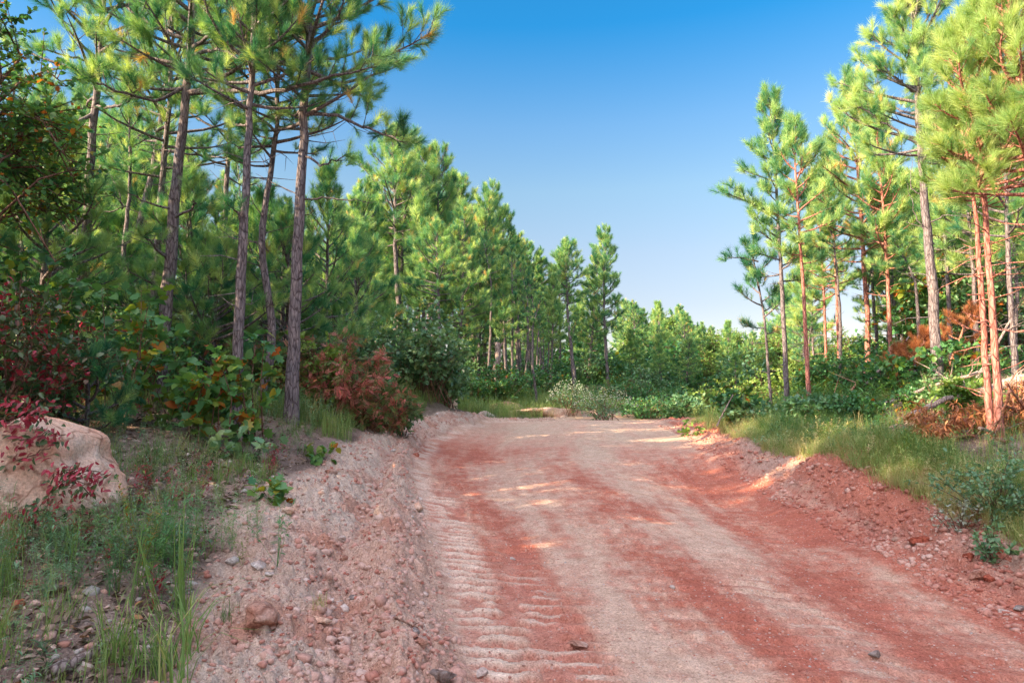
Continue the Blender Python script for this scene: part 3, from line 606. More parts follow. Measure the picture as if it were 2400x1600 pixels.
# trees of the same wood outside the frame, left and behind, that shade the road
random.seed(17)
for i in range(50):
    y = random.uniform(-24, 9); x = -random.uniform(4.5 + max(0, y) * .9 , 22)
    if proj(x, y, 3)[0] > -250 and y > 0: continue
    if abs((x - 3) * SUN_DIR[1] - (y - 15.0) * SUN_DIR[0]) < 1.5: continue
    if y < 1 and x > -6: x -= 3
    put(random.choice([0, 1, 2, 4]), x, y, h=random.uniform(7.5, 9.5) if y > 3 or x < -14 else random.uniform(9, 10.5), label='pine of the left wood beside the near road', group='pines beside the near road', wide=1.15)
for i in range(13):
    y = -8 + i * .72; x = -8.2 - (i % 3) * 1.5 + random.uniform(-.3, .3); put([2, 4, 0][i % 3], x, y, h=random.uniform(9.3, 10.8), label='pine of the left wood beside the near road', group='pines beside the near road', wide=1.1)
for i in range(8):
    y = random.uniform(-12, 3); x = random.uniform(8, 18); put(i % 3, x, y, h=random.uniform(8, 11), label='pine of the right wood beside the near road', group='right pines beside the near road')
# ------------------------------------------------------------------ broadleaf plants
def plant(name, label, cat, loc, size, n_stem, twigs, leaves, ls, temps, m, seed=0, group=None, base_r=.15, up=.5, stem_m=None, stem_r=.012, tint=(.45, .2), z0=.15, extra=None, trunk=None, droop=0.0):
    """size (rx, ry, h)"""
    rng = np.random.default_rng(seed); rx, ry, h = size; T = Tubes(); pp, aa = [], []
    if trunk is not None:
        T.add(trunk[0], trunk[1], 9, .5, .15, rng)
    for i in range(n_stem):
        a = rng.random() * 6.283; q = math.sqrt(rng.random()); zt = h * (1 - .55 * q * q) * rng.uniform(.6, 1.05)
        b = np.array([rng.normal() * base_r, rng.normal() * base_r, -.08 if trunk is None else h * rng.uniform(.2, .6)])
        e = np.array([math.cos(a) * rx * q, math.sin(a) * ry * q, max(zt, .1)])
        m_ = b + (e - b) * .5 + np.array([0, 0, h * .10]) + rng.normal(size=3) * .05 * h
        P_ = np.array([b, b * .55 + m_ * .45, m_, m_ * .5 + e * .5 + [0, 0, .03 * h], e]); T.add(P_, stem_r * np.array([1, .85, .65, .45, .25]), 4)
        for j in range(twigs):
            u = rng.uniform(z0, 1); s = u * 4; k = min(3, int(s)); p = P_[k] + (P_[k + 1] - P_[k]) * (s - k)
            d = nrm(np.array([math.cos(a), math.sin(a), .1]) * .5 + rng.normal(size=3) * np.array([.8, .8, .5]) + UP * up * .5)
            l = rng.uniform(.08, .28) * max(rx, h * .4) + ls * .5; q2 = p + d * l; T.add([p, q2], [stem_r * .3, stem_r * .12], 3)
            for w_ in range(leaves):
                v = rng.uniform(.2, 1.05); pp.append(p + (q2 - p) * v); aa.append(d * .6 + rng.normal(size=3) * .7 + UP * (.15 - droop))
    o = empty(name, loc, label, cat, group)
    T.build('stem', stem_m or M_twig, o)
    pp = np.array(pp); aa = nrm(np.array(aa)); ups = nrm(UP * 1.0 + rng.normal(size=aa.shape) * .45)
    ti = np.clip(rng.normal(size=len(pp)) * tint[1] + tint[0] + (fbm(pp[:, 0] * 3 + 9, pp[:, 2] * 3 + 3, 2, seed) - .5) * .8, 0, 1)
    V, F_, TT = scatter(temps, pp, upframes(aa, ups), rng.uniform(.6, 1.25, len(pp)) * ls, ti, rng, .03)
    mesh_np('foliage', V, F_, m, o, np.clip(TT, 0, 1))
    return o
def gp(px, d, py=950): p = W(px, py, d); return (p[0], d, g1(p[0], d))
# oak at the top left, trunk outside the frame
b = gp(-215, 9.3)
plant('oak_tree', 'broadleaf oak with small dark leaves in the top left corner', 'oak tree', b, (2.35, 1.9, 6.6), 76, 15, 12, .085, LOBED, M_leaf, 300, trunk=([(0, 0, -.3), (.1, 0, 2), (.0, .1, 4), (.15, 0, 6)], [.13, .11, .08, .03]), stem_r=.03, up=.4, z0=.35, tint=(.5, .25))
SH = [
 # px, depth, rx, h, kind, label
 (60, 7.8, 1.0, 2.0, 'vineshrub', 'green and red leaved shrub leaning over the big boulder'),
 (-40, 6.8, .9, 2.3, 'vineshrub', 'dark shrub with red leaves cut by the left edge above the boulder'),
 (40, 9.2, 1.2, 2.8, 'lobed', 'tall oak shrub at the far left behind the red leaved shrub'),
 (250, 9.0, .75, 2.35, 'biglobed', 'big leaved sapling with yellow tips in front of the pale trunk'),
 (150, 10.5, 1.0, 2.2, 'green', 'dark shrub below the leftmost tall pine'),
 (200, 8.2, .6, .95, 'pinebush', 'low blue green pine seedling beside the boulder'),
 (440, 9.4, .7, 1.6, 'biglobed', 'big leaved sapling in front of the thickest pine'),
 (480, 9.0, .55, 1.5, 'biglobed', 'thin stemmed sapling with hanging brown tinged leaves'),
 (590, 9.6, .55, 1.7, 'biglobed', 'bright big leaved sapling between slim and curved pines'),
 (330, 11.5, 1.0, 1.7, 'green', 'shaded shrub behind the thickest pine foot'),
 (440, 13, 1.1, 1.6, 'sumac', 'low red tinged shrub in the shade behind the slim pines'),
 (560, 14.5, 1.1, 1.4, 'sumac', 'red sumac patch seen between the slim and curved pines'),
 (655, 13, .8, 1.5, 'sumac', 'red sumac behind the rightmost tall left pine'),
 (720, 12.8, .9, 1.75, 'lime', 'lime green shrub right of the tall left pines'),
 (790, 13, 1.05, 1.6, 'sumacred', 'bright red sumac bush at the centre of the left verge'),
 (870, 13.5, .9, .95, 'sumac', 'low reddish sumac at the right foot of the bright red bush'),
 (780, 16.5, 1.7, 2.7, 'leafb', 'large shaded hardwood shrub behind the red sumac'),
 (690, 18, 1.8, 3.4, 'leafb', 'tall shaded hardwood shrub behind the tall left pines'),
 (905, 14.5, .6, .8, 'green', 'leafy green shrub at the end of the sumac'),
 (980, 20, 1.5, 3.3, 'leafb', 'spreading broadleaf sapling below the mid row pines'),
 (1020, 21, 1.0, 1.7, 'leafb', 'low broadleaf shrub beside the tan rock'),
 (930, 22, 1.4, 2.2, 'green', 'green shrub at the foot of the tallest mid row pine'),
 (1150, 26, 1.6, 1.5, 'green', 'shrub around the broken snag'),
 (1220, 29, 1.8, 1.6, 'green', 'dark thicket right of the broken snag'),
 (1080, 25, 1.2, 1.2, 'green', 'low brush left of the broken snag'),
 (1308, 25, .85, 1.25, 'white', 'white flowering bush left of the larger one beyond the road'),
 (1392, 23.5, 1.15, 1.15, 'white', 'larger white flowering bush just beyond the road crest'),
 (1480, 26, 1.5, .9, 'green', 'low dark bush right of the white flowering bushes'),
 (1560, 27, 1.5, .9, 'leafb', 'grey green brush beyond the road crest'),
 (1440, 31, 2.0, 1.5, 'green', 'shaded bush behind the white flowers'),
 (1545, 33, 2.2, 1.4, 'green', 'shaded brush where the road drops away'),
 (1690, 16.5, .55, 1.5, 'lobed', 'broadleaf sapling beside the tall straw grass'),
 (1740, 16, .8, .7, 'leafb', 'dark low shrub at the foot of the slender pine'),
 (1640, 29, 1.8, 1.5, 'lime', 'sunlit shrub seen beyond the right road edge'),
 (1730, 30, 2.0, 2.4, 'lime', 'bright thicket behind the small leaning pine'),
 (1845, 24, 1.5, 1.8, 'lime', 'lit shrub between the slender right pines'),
 (1930, 20, 1.2, 1.3, 'green', 'shrub behind the fallen grey log'),
 (2030, 17, 1.1, 1.3, 'green', 'green shrub under the bushy sunlit pine'),
 (2060, 15, .8, 1.25, 'lobed', 'broadleaf shrub left of the thick right trunk'),
 (2215, 14, .9, 1.5, 'lobed', 'dark leaved shrub right of the thick right trunk'),
 (2260, 18, 1.6, 3.8, 'leafb', 'tall dark hardwood behind the red twin stems'),
 (2180, 19, 1.7, 4.2, 'lobedbig', 'tall hardwood with round lit leaves behind the thick trunk'),
 (2340, 20, 1.8, 3.6, 'leafb', 'shaded hardwood at the right edge'),
 (2230, 11.3, .5, .75, 'lime', 'bright green shrub on top of the fallen log'),
 (2160, 11.6, .35, .95, 'cedar', 'feathery young evergreen before the thick right trunk'),
 (2130, 13, .6, .6, 'green', 'low shrub among the dead branches'),
 (1880, 14.5, .7, .5, 'leafb', 'low thick shrub on the right verge'),
 (1980, 13.2, .6, .55, 'green', 'dark green weed bush in the middle of the right verge'),
]
KK = dict(vineshrub=(34, 13, 7, .075, LEAF, M_vine, (.26, .24)), lobed=(16, 10, 6, .13, LOBED, M_leaf, (.45, .2)), biglobed=(9, 9, 5, .155, LOBED, M_leaf, (.6, .22)),
 green=(24, 12, 7, .085, LEAF, M_leaf, (.35, .2)), pinebush=None, sumac=(26, 11, 6, .14, COMP, M_sumac, (.32, .27)), sumacred=(34, 11, 6, .145, COMP, M_sumac, (.50, .30)),
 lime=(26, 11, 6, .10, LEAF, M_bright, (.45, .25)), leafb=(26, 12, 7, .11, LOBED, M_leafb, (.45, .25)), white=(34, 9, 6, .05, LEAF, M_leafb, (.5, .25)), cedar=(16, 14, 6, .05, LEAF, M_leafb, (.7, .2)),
 lobedbig=(26, 10, 6, .17, LEAF, M_leaf, (.62, .25)))
for i, (px, d, rx, h, kind, lab) in enumerate(SH):
    loc = gp(px, d)
    if kind == 'pinebush':
        x, y, z = loc; pine('pine_seedling', lab, [(x, y, z), (x, y, z + .4), (x, y, z + .8)], .02, .05, 12, .75, BR_near, [], 400 + i, dead=0, tintbase=.3, group=None, subk=5); continue
    a = KK[kind]; far = 1.0 if d < 18 else 1.5
    f = min(1.7, max(.7, (rx * h) / 1.6))
    o = plant('shrub' if h < 2.6 else 'hardwood_sapling', lab, 'shrub' if h < 2.6 else 'sapling', loc, (rx, rx, h), int(a[0] * f), a[1], a[2], a[3] * (1.25 if d > 18 else 1), a[4], a[5], 500 + i, tint=a[6], z0=.2 if h < 2.6 else .3, base_r=.12 * rx + .05,
              group='shrubs along the verges' if kind != 'white' else 'white flowering bushes')
    if kind == 'white':
        rng = np.random.default_rng(i); n = 330; a_ = rng.random(n) * 6.283; q = np.sqrt(rng.random(n)); zz = h * (1 - .5 * q * q) * rng.uniform(.72, 1.08, n)
        pos = np.c_[np.cos(a_) * rx * q, np.sin(a_) * rx * q, zz]
        V, F_, TT = scatter(ROCKS[:1], pos, frames(rng.normal(size=(n, 3)), rng), rng.uniform(.015, .035, n), rng.random(n), rng)
        mesh_np('blossoms', V, F_, M_white, o, TT)
# more understory copies: dark shrubs through the woods
proto = [plant('shrub', 'x', 'shrub', (0, 0, 0), (1.3, 1.3, 1.7), 26, 11, 7, .12, LEAF if i % 2 else LOBED, [M_leaf, M_leafb, M_leaf][i], 700 + i, tint=(.38, .22)) for i in range(3)]
pu = [0, 0, 0]
def under(n, x0, x1, y0, y1, lab, group, s=(.6, 1.4), a=-200, b_=2500):
    c_ = 0; tr = 0
    while c_ < n and tr < n * 50:
        tr += 1; x = random.uniform(x0, x1); y = random.uniform(y0, y1); px = proj(x, y, 2.)[0]
        if not a < px < b_ or xl(y) - 2.6 - .1 * y < x < xr(y) + 2.0 : continue
        k = random.randrange(3); z = g1(x, y); s_ = random.uniform(*s)
        if not pu[k]: pu[k] = 1; o = proto[k]; o.location = (x, y, z); o.scale = (s_,) * 3; o['label'] = lab; o['group'] = group
        else: copytree(proto[k], (x, y, z), random.random() * 6.28, s_, lab, group)
        c_ += 1
under(46, -22, -2, 13, 40, 'dark shrub on the floor of the left woods', 'undergrowth shrubs of the left woods', (.7, 1.6), -200, 1350)
under(22, -2, 14, 33, 55, 'shaded shrub beyond the road crest', 'undergrowth beyond the road', (.8, 1.6), 1050, 1600)
under(60, 2, 60, 50, 115, 'low shrub far beyond the road bend', 'far undergrowth beyond the bend', (1.8, 3.2), 1000, 1900)
under(22, 5, 26, 19, 45, 'shrub on the floor of the right woods', 'undergrowth shrubs of the right woods', (.7, 1.4), 1780, 2500)
# distant hardwoods beyond the bend
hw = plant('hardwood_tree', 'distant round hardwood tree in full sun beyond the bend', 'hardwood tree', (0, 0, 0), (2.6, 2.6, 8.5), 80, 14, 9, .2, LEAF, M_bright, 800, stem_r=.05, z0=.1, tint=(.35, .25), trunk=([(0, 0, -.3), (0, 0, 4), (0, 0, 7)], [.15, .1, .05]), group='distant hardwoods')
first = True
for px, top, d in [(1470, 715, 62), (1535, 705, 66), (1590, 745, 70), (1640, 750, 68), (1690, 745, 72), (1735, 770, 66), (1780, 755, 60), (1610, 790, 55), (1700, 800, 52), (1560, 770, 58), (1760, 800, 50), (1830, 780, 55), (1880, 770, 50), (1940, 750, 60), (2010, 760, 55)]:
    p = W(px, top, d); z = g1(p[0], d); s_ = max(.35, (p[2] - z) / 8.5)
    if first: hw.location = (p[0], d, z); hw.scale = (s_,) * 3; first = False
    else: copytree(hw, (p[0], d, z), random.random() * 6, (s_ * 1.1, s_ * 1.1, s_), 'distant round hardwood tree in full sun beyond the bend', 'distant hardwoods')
# ------------------------------------------------------------------ rocks
def rock(name, label, loc, size, m, seed, rz=0, tilt=(0, 0), sub=3, flat=.8, rough=.35, group=None, cat='rock', shape=None):
    v, f = rock_t(seed, sub, flat, rough)
    v = v * np.array(size)
    if shape is not None: v = shape(v)
    o = mesh_np(name, v, f, m, smooth=sub > 2); o.location = loc; o.rotation_euler = (*tilt, rz); return tag(o, label, cat, group)
# big boulder: outline taken from the photo, given real depth
def boulder():
    import bmesh
    from mathutils import noise as mn
    d = 5.75; bl = W(270, 1235, d); c0 = W(70, 1235, d)
    prof = [(-330,1235),(-330,1100),(-250,1010),(-120,985),(0,1010),(60,975),(95,935),(135,925),(180,930),(214,960),(218,1005),(205,1030),(235,1065),(262,1110),(275,1150),(262,1195),(215,1222),(120,1235)]
    pr = np.array([W(x, y, d) - c0 for x, y in prof])[:, [0, 2]]
    ctr = np.array([W(40, 1120, d) - c0])[0, [0, 2]]
    nl = 40; na = 150
    # resample outline by angle steps along its length
    cl = np.r_[pr, pr[:1]]; seg = np.r_[0, np.cumsum(np.linalg.norm(np.diff(cl, axis=0), axis=1))]; s = np.linspace(0, seg[-1], na, endpoint=False)
    out = np.c_[np.interp(s, seg, cl[:, 0]), np.interp(s, seg, cl[:, 1])]
    for _ in range(2): out = (np.roll(out, 1, 0) + 2 * out + np.roll(out, -1, 0)) / 4
    V = []
    for i in range(nl + 1):
        ph = math.pi * i / nl; yy = -math.cos(ph) * .75; rr = math.sin(ph) ** .55
        for q in out: V.append([ctr[0] + (q[0] - ctr[0]) * rr, yy, ctr[1] + (q[1] - ctr[1]) * rr + (.1 * yy if yy > 0 else .22 * yy * 0)])
    V = np.array(V)
    for k in range(len(V)):
        p = Vector(V[k]); nn = mn.fractal(p * 2.2, 1, 2, 5) * .05 + mn.fractal(p * 7, 1, 2, 5) * .034 + abs(mn.fractal(p * 3.3, 1, 2, 3)) * .05 - abs(mn.noise(p * 3.1)) * .07 - max(0, .12 - abs(mn.noise(p * 1.9 + Vector((3, 1, 7))))) * .35
        dv = nrm(V[k] - np.array([ctr[0], 0, ctr[1]])); V[k] += dv * nn
    cc = np.array([ctr[0], 0, ctr[1]]); r_ = np.random.default_rng(12)
    for a_, o_ in zip(nrm(r_.normal(size=(26, 3)) * [1, 1, .8]), r_.uniform(.50, .76, 26)):
        e = (V - cc) @ a_ - 1.04 * o_ * (1.25 if abs(a_[0]) > .6 else 1); V -= np.maximum(e, 0)[:, None] * a_ * .92
    F_ = [[i * na + j, i * na + (j + 1) % na, (i + 1) * na + (j + 1) % na, (i + 1) * na + j] for i in range(nl) for j in range(na)]
    o = mesh_np('boulder', V, np.array(F_), M_boulder, smooth=True); o.location = c0; o.location.y = d + .22; o.location.x *= (d + .22) / d; o.location.z -= .05
    return tag(o, 'huge pink sandstone boulder at the left edge under the red vine', 'boulder')
boulder()
rock('boulder', 'squarish tan boulder in the weeds below the mid row pines', gp(1008, 22), (.75, .6, .75), M_boulder, 3, .3)
rock('boulder', 'low sunken tan rock just beyond the road crest', gp(1250, 25), (1.5, .8, .42), M_boulder, 4, .1)
rock('rock', 'grey tan rock behind the grass at the road bend', gp(1160, 25), (.8, .6, .35), M_rock, 5, .6)
rock('rock', 'small pale rock in weeds right of the squarish boulder', gp(1118, 23), (.35, .3, .25), M_quartz, 8, .6)
rock('rock', 'pinkish boulder half hidden in grass before the dead orange foliage', gp(2062, 10.4), (.34, .3, .34), M_rock, 6, .2)
rock('rock', 'dark reddish rock right of the pinkish half hidden boulder', gp(2105, 10.2), (.22, .2, .22), M_rockr, 7, .9)
RK = [((600,1425),.30,'rock','big pink rock lying in the berm near the bottom left', M_rock,.55),((730,1427),.15,'rock','flat tan stone right of the big pink berm rock',M_boulder,.35),((735,1450),.07,'stone','round pink stone below the flat tan one',M_rock,.8),
 ((530,1290),.11,'stone','white quartz chunk at the outer edge of the berm',M_quartz,.6),((590,1300),.13,'stone','pale pointed quartz slab beside the white chunk',M_quartz,.45),((620,1320),.08,'stone','broken lilac quartz piece below the pointed slab',M_quartz,.4),
 ((1010,1560),.20,'rock','pale grey slab at the bottom edge beside the tread marks',M_rockg,.35),((1110,1555),.09,'stone','white stone at the bottom edge in the tread marks',M_quartz,.6),((970,1480),.075,'stone','pink square stone at the foot of the berm',M_rock,.8),
 ((955,1450),.06,'stone','grey angular stone just above the pink square one',M_rockg,.8),((1015,1350),.06,'stone','reddish stone where the berm meets the tread marks',M_rock,.8),((872,1450),.07,'stone','pale block on the berm ridge',M_rock,.7),
 ((1330,1490),.13,'stone','cracked pink slab pressed into the middle of the road',M_rock,.2),((1178,1285),.06,'stone','pale chip beside the tread marks',M_quartz,.6),((1545,1355),.045,'stone','small round white stone on the red road',M_quartz,.8),
 ((2010,1510),.10,'stone','grey broken stone on the right half of the road',M_rockg,.5),((2110,1250),.20,'rock','long red rock at the foot of the right bank',M_rockr,.4),((2060,1240),.10,'stone','pink stone left of the long red rock',M_rock,.6),
 ((2245,1325),.13,'stone','rounded tan stone at the right road edge',M_rock,.7),((2275,1330),.10,'stone','red stone touching the rounded tan one',M_rockr,.7),((2225,1285),.10,'stone','orange brown stone on the right bank',M_rockr,.8),((2290,1270),.11,'stone','red clod high on the right bank',M_rockr,.7),
 ((2310,1410),.10,'stone','white grey stone at the lower right edge',M_quartz,.5),((2340,1400),.11,'stone','pale flat stone cut by the right edge',M_rockg,.4),((2345,1340),.10,'stone','dusty pink stone at the right edge',M_rock,.6),((1990,1205),.07,'stone','dusty stone under the right bank',M_rock,.7),
 ((80,1345),.13,'stone','tan stone in the dark litter at bottom left',M_rock,.6),((125,1350),.16,'rock','flat grey slate standing in the litter',M_rockg,.3),((40,1395),.11,'stone','orange brown stone at the left edge',M_rockr,.6),((110,1490),.12,'stone','yellowish flat stone near the bottom left corner',M_boulder,.35),
 ((280,1480),.10,'stone','grey pink stone under the left grass',M_rock,.5),((660,1180),.13,'rock','tan rock at the berm crest below the oak seedling',M_boulder,.6),((760,1085),.16,'rock','pinkish rock at the head of the berm',M_rock,.6),((735,1135),.09,'stone','orange tan stone on the crest of the berm',M_boulder,.6),
 ((955,1045),.13,'stone','blocky orange stone at the left road edge, farther one',M_rockr,.8),((960,1165),.16,'rock','tan rock sunk where the berm meets the road',M_boulder,.6),((810,1375),.06,'stone','small grey pebble in the berm furrow',M_rockg,.7),((790,1290),.08,'stone','stone in the upper berm furrow',M_rock,.7),
 ((785,1245),.09,'stone','pale stone in the furrow behind the ridge',M_quartz,.6),((690,975),.12,'stone','pink stone at the foot of the rightmost left pine',M_rock,.4),((1010,955),.25,'rock','pale rock on the rim left of the road crest',M_quartz,.6),((905,1035),.12,'stone','pale chip on the berm rim',M_quartz,.5)]
def ray_ground(px, py):
    ds = np.geomspace(2.5, 60, 900); pts = np.array([W(px, py, d) for d in ds]); gzz = G(pts[:, 0], pts[:, 1]); k = np.argmax(gzz > pts[:, 2])
    return np.array([pts[k, 0], pts[k, 1], gzz[k]])
for i, ((px, py), s_, nm, lab, m, fl) in enumerate(RK):
    p = ray_ground(px, py); rg = np.random.default_rng(i)
    rock(nm, lab, (p[0], p[1], p[2] + s_ * fl * .12), (s_ * .62, s_ * .62, s_ * .62), m, 20 + i, rg.random() * 6.28, (rg.normal() * .12, rg.normal() * .12), 3 if s_ > .12 else 2, fl, .5)
# loose gravel and clods
def scat_stuff(name, temps, m, n, fn, sc_, seed, label, cat, tint=(.5, .25), up=True, sink=0, jit=.1, tilt=.15):
    rng = np.random.default_rng(seed); x, y = fn(rng, n); z = G(x, y) - sink; k = len(x)
    a = rng.random(k) * 6.283; ax = np.c_[np.cos(a), np.sin(a), rng.normal(size=k) * tilt]; M_ = upframes(ax, nrm(UP + rng.normal(size=(k, 3)) * tilt))
    V, F_, TT = scatter(temps, np.c_[x, y, z], M_, sc_(rng, k, x, y), np.clip(rng.normal(size=k) * tint[1] + tint[0] + (fbm(x * 1.5, y * 1.5, 2, seed) - .5) * .7, 0, 1), rng, jit)
    o = mesh_np(name, V, F_, m, None, np.clip(TT, 0, 1)); return tag(o, label, cat, kind='stuff')
def dist(rng, n, y0, y1, p=1.3):                # denser near the camera
    u = rng.random(n); return (y0 ** (1 - p) + u * (y1 ** (1 - p) - y0 ** (1 - p))) ** (1 / (1 - p))
def f_berm(rng, n):
    y = dist(rng, n, 2.5, 22, 1.6); o = rng.uniform(.02, 2.3, n); return xl(y) - o * latscale(y), y
def f_bank(rng, n):
    y = dist(rng, n, 4.5, 20, 1.5); o = -.3 + 1.7 * rng.random(n) ** 1.2 ; return xr(y) + o, y
def f_road(rng, n):
    y = dist(rng, n, 2.8, 22, 1.7); t = rng.random(n); return xl(y) + (xr(y) - xl(y)) * t, y
def f_left(rng, n, omax=9, y1=16):
    y = dist(rng, n, 2.6, y1, 1.4); o = rng.uniform(2.1, omax, n); return xl(y) - o * (latscale(y) * .6 + .4), y
small = lambda a, b: (lambda rng, k, x, y: a * (b / a) ** (rng.random(k) ** 2.2))
gm = lambda t, n, l, p: None
def gravelmat(t, n, l, p):
    at = n.new('ShaderNodeAttribute'); at.attribute_name = 'tint'; co = n.new('ShaderNodeTexCoord').outputs['Object']
    c = ramp(n, l, at.outputs['Fac'], [(0, (.40, .15, .11)), (.35, (.54, .32, .26)), (.7, (.58, .42, .36)), (.9, (.62, .54, .49)), (1, (.40, .39, .38))])
    l.new(mixc(n, l, 1.0, c, ramp(n, l, noise(n, l, co, 60, 4), [(.3, (.7, .66, .64)), (.7, (1.15, 1.15, 1.15))]), 'MULTIPLY'), p.inputs['Base Color']); p.inputs['Roughness'].default_value = .95
M_gravel = mat('gravel', gravelmat)
scat_stuff('gravel', ROCKS, M_gravel, 11000, f_berm, small(.004, .045), 1, 'loose gravel and clods over the dirt berm', 'gravel', (.38, .16), sink=-.002)
scat_stuff('gravel', ROCKS, M_gravel, 11000, f_bank, small(.006, .06), 2, 'red clods and stones tumbled down the right bank', 'gravel', (.12, .16), sink=-.002)
scat_stuff('gravel', ROCKS[:3], M_gravel, 16000, f_road, small(.0025, .018), 3, 'fine grit scattered on the road', 'gravel', (.55, .28), sink=.001)
scat_stuff('gravel', ROCKS, M_gravel, 2600, lambda r, n: f_left(r, n, 5, 9), small(.008, .06), 4, 'stones lying in the dark litter at left', 'gravel', (.75, .2))
scat_stuff('clods', ROCKS, M_gravel, 1500, lambda r, n: (lambda y: (xl(y) - np.abs(r.normal(size=n) * .5 + .75) * latscale(y), y))(dist(r, n, 3, 20, 1.5)), small(.025, .085), 21, 'crumbled clods of dry soil along the berm ridge', 'gravel', (.45, .12), sink=.012)
# leaf litter
scat_stuff('leaf_litter', LEAF, M_litter, 15000, f_left, lambda r, k, x, y: r.uniform(.03, .085, k), 5, 'dry fallen leaves and bark under the left pines', 'leaf litter', (.45, .28), sink=-.008, tilt=.45)
def f_right(rng, n, o0=.9, o1=6, y0=5, y1=26, p=1.3):
    y = dist(rng, n, y0, y1, p); o = rng.uniform(o0, o1, n); m = (y < 7.8) | (y > 11.8) | (o < 1.5) | (rng.random(n) < .16); return (xr(y) + o)[m], y[m]
scat_stuff('leaf_litter', LEAF, M_litter, 9000, f_right, lambda r, k, x, y: r.uniform(.03, .085, k), 6, 'dry litter on the floor of the right verge', 'leaf litter', (.5, .28), sink=-.008, tilt=.45)
# ------------------------------------------------------------------ grass and weeds
def thin(fn, seed, sc_=.5, cut=.45, ymin=0):
    def g(rng, n):
        x, y = fn(rng, n); q_ = (y > ymin) | (rng.random(len(y)) < .12); x = x[q_]; y = y[q_]; m = fbm(x * sc_, y * sc_, 3, seed) + rng.normal(size=len(x)) * .05 > cut; return x[m], y[m]
    return g
hv = lambda a, b: (lambda r, k, x, y: r.uniform(a, b, k))
scat_stuff('grass', GR_tall, M_grass, 4200, thin(lambda r, n: f_right(r, n, 1.0, 3.8, 5.5, 22, 1.2), 7, 1.3, .47), hv(.2, .75), 7, 'tall green grass along the top of the right bank', 'grass', (.42, .28), tilt=.08)
scat_stuff('grass', GR_short, M_grass, 3600, lambda r, n: f_right(r, n, .55, 1.6, 4.8, 20, 1.2), hv(.4, .95), 8, 'short yellowing grass hanging over the right bank edge', 'grass', (.7, .2), tilt=.2)
scat_stuff('weeds', WEED + WEEDL, M_leaf, 3800, thin(lambda r, n: f_right(r, n, 1.0, 5.5, 6, 24, 1.2), 9, .6, .42), hv(.35, .95), 9, 'leafy green weeds behind the right verge grass', 'weeds', (.55, .2), tilt=.08)
scat_stuff('grass', GR_tall, M_grass, 300, thin(lambda r, n: f_left(r, n, 5, 8.5), 10, .9, .56), hv(.35, .8), 10, 'sparse tall grass at the outer foot of the berm', 'grass', (.4, .2), tilt=.12)
scat_stuff('grass', GR_short, M_grass, 3600, thin(lambda r, n: f_left(r, n, 9, 17), 18, .8, .46, 5), hv(.35, 1.0), 11, 'thin shaded grass under the left pines', 'grass', (.35, .25), tilt=.2)
scat_stuff('weeds', WEED, M_leafb, 1500, thin(lambda r, n: f_left(r, n, 7, 15), 12, .7, .42, 4.4), hv(.3, .85), 12, 'feathery grey green weeds between boulder and pines', 'weeds', (.6, .25), tilt=.1)
scat_stuff('weeds', WEEDL, M_vine, 900, thin(lambda r, n: f_left(r, n, 7, 13), 13, .7, .47, 4.8), hv(.3, .9), 13, 'low red leaved creeper between boulder and berm', 'weeds', (.48, .22), tilt=.15)
scat_stuff('weeds', WEED, M_grass, 700, lambda r, n: f_right(r, n, .45, 1.7, 5, 18, 1.2), hv(.25, .8), 19, 'straw coloured weeds leaning over the right bank', 'weeds', (.85, .15), tilt=.3)
scat_stuff('weeds', WEEDL, M_leafb, 900, thin(lambda r, n: f_right(r, n, .6, 3, 5, 20, 1.2), 20, 1.2, .5), hv(.3, .8), 20, 'small grey green weeds mixed into the right verge', 'weeds', (.5, .25), tilt=.2)
def f_cross(rng, n):
    x = rng.uniform(-3.5, 16, n); y = rng.uniform(22.5, 34, n); m = (x < xl(y) - .3) | (x > xr(y) + .4); return x[m], y[m]
scat_stuff('grass', GR_tall, M_grass, 4200, f_cross, hv(.5, 1.1), 14, 'bright green grass strip beyond the road crest', 'grass', (.5, .2), tilt=.08)
def f_lrim(rng, n):
    y = dist(rng, n, 11, 30, 1.1); return xl(y) - (1.1 + rng.random(n) * 6) , y
scat_stuff('grass', GR_tall, M_grass, 3800, f_lrim, hv(.4, .95), 15, 'grey green grass on the left verge before the sumac', 'grass', (.45, .25), tilt=.1)
scat_stuff('weeds', WEED, M_leafb, 1500, f_lrim, hv(.5, 1.2), 16, 'tall weeds along the left verge', 'weeds', (.5, .25), tilt=.08)
def f_forest(rng, n):
    x = rng.uniform(-26, 34, n); y = rng.uniform(13, 60, n); m = (x < xl(y) - 3) | (x > xr(y) + 2.5); return x[m], y[m]
scat_stuff('weeds', WEEDL, M_leaf, 9000, f_forest, hv(.9, 2.2), 17, 'low green cover on the forest floor', 'ground cover', (.4, .25), tilt=.08)
# ------------------------------------------------------------------ single plants near the camera
def clump(px, py, temps, n, h, m, lab, seed, spread=.12, tint=(.45, .2), name='grass_clump', cat='grass clump', lean=.1, p=None):
    rng = np.random.default_rng(seed); p = ray_ground(px, py) if p is None else p
    x = p[0] + rng.normal(size=n) * spread; y = p[1] + rng.normal(size=n) * spread; z = G(x, y)
    a = rng.random(n) * 6.283; ax = np.c_[np.cos(a), np.sin(a), rng.normal(size=n) * lean]; M_ = upframes(ax, nrm(UP + rng.normal(size=(n, 3)) * lean))
    V, F_, TT = scatter(temps, np.c_[x, y, z] - p, M_, rng.uniform(.6, 1.1, n) * h, np.clip(rng.normal(size=n) * tint[1] + tint[0], 0, 1), rng, .1)
    o = mesh_np(name, V, F_, m, None, np.clip(TT, 0, 1)); o.location = p; return tag(o, lab, cat)
LONG = [blade_clump(7, 1.0, .03, .0045, s + 40, .35) for s in range(3)]
ARCH = [blade_clump(9, .62, .03, .0055, s + 50, 1.3) for s in range(3)]
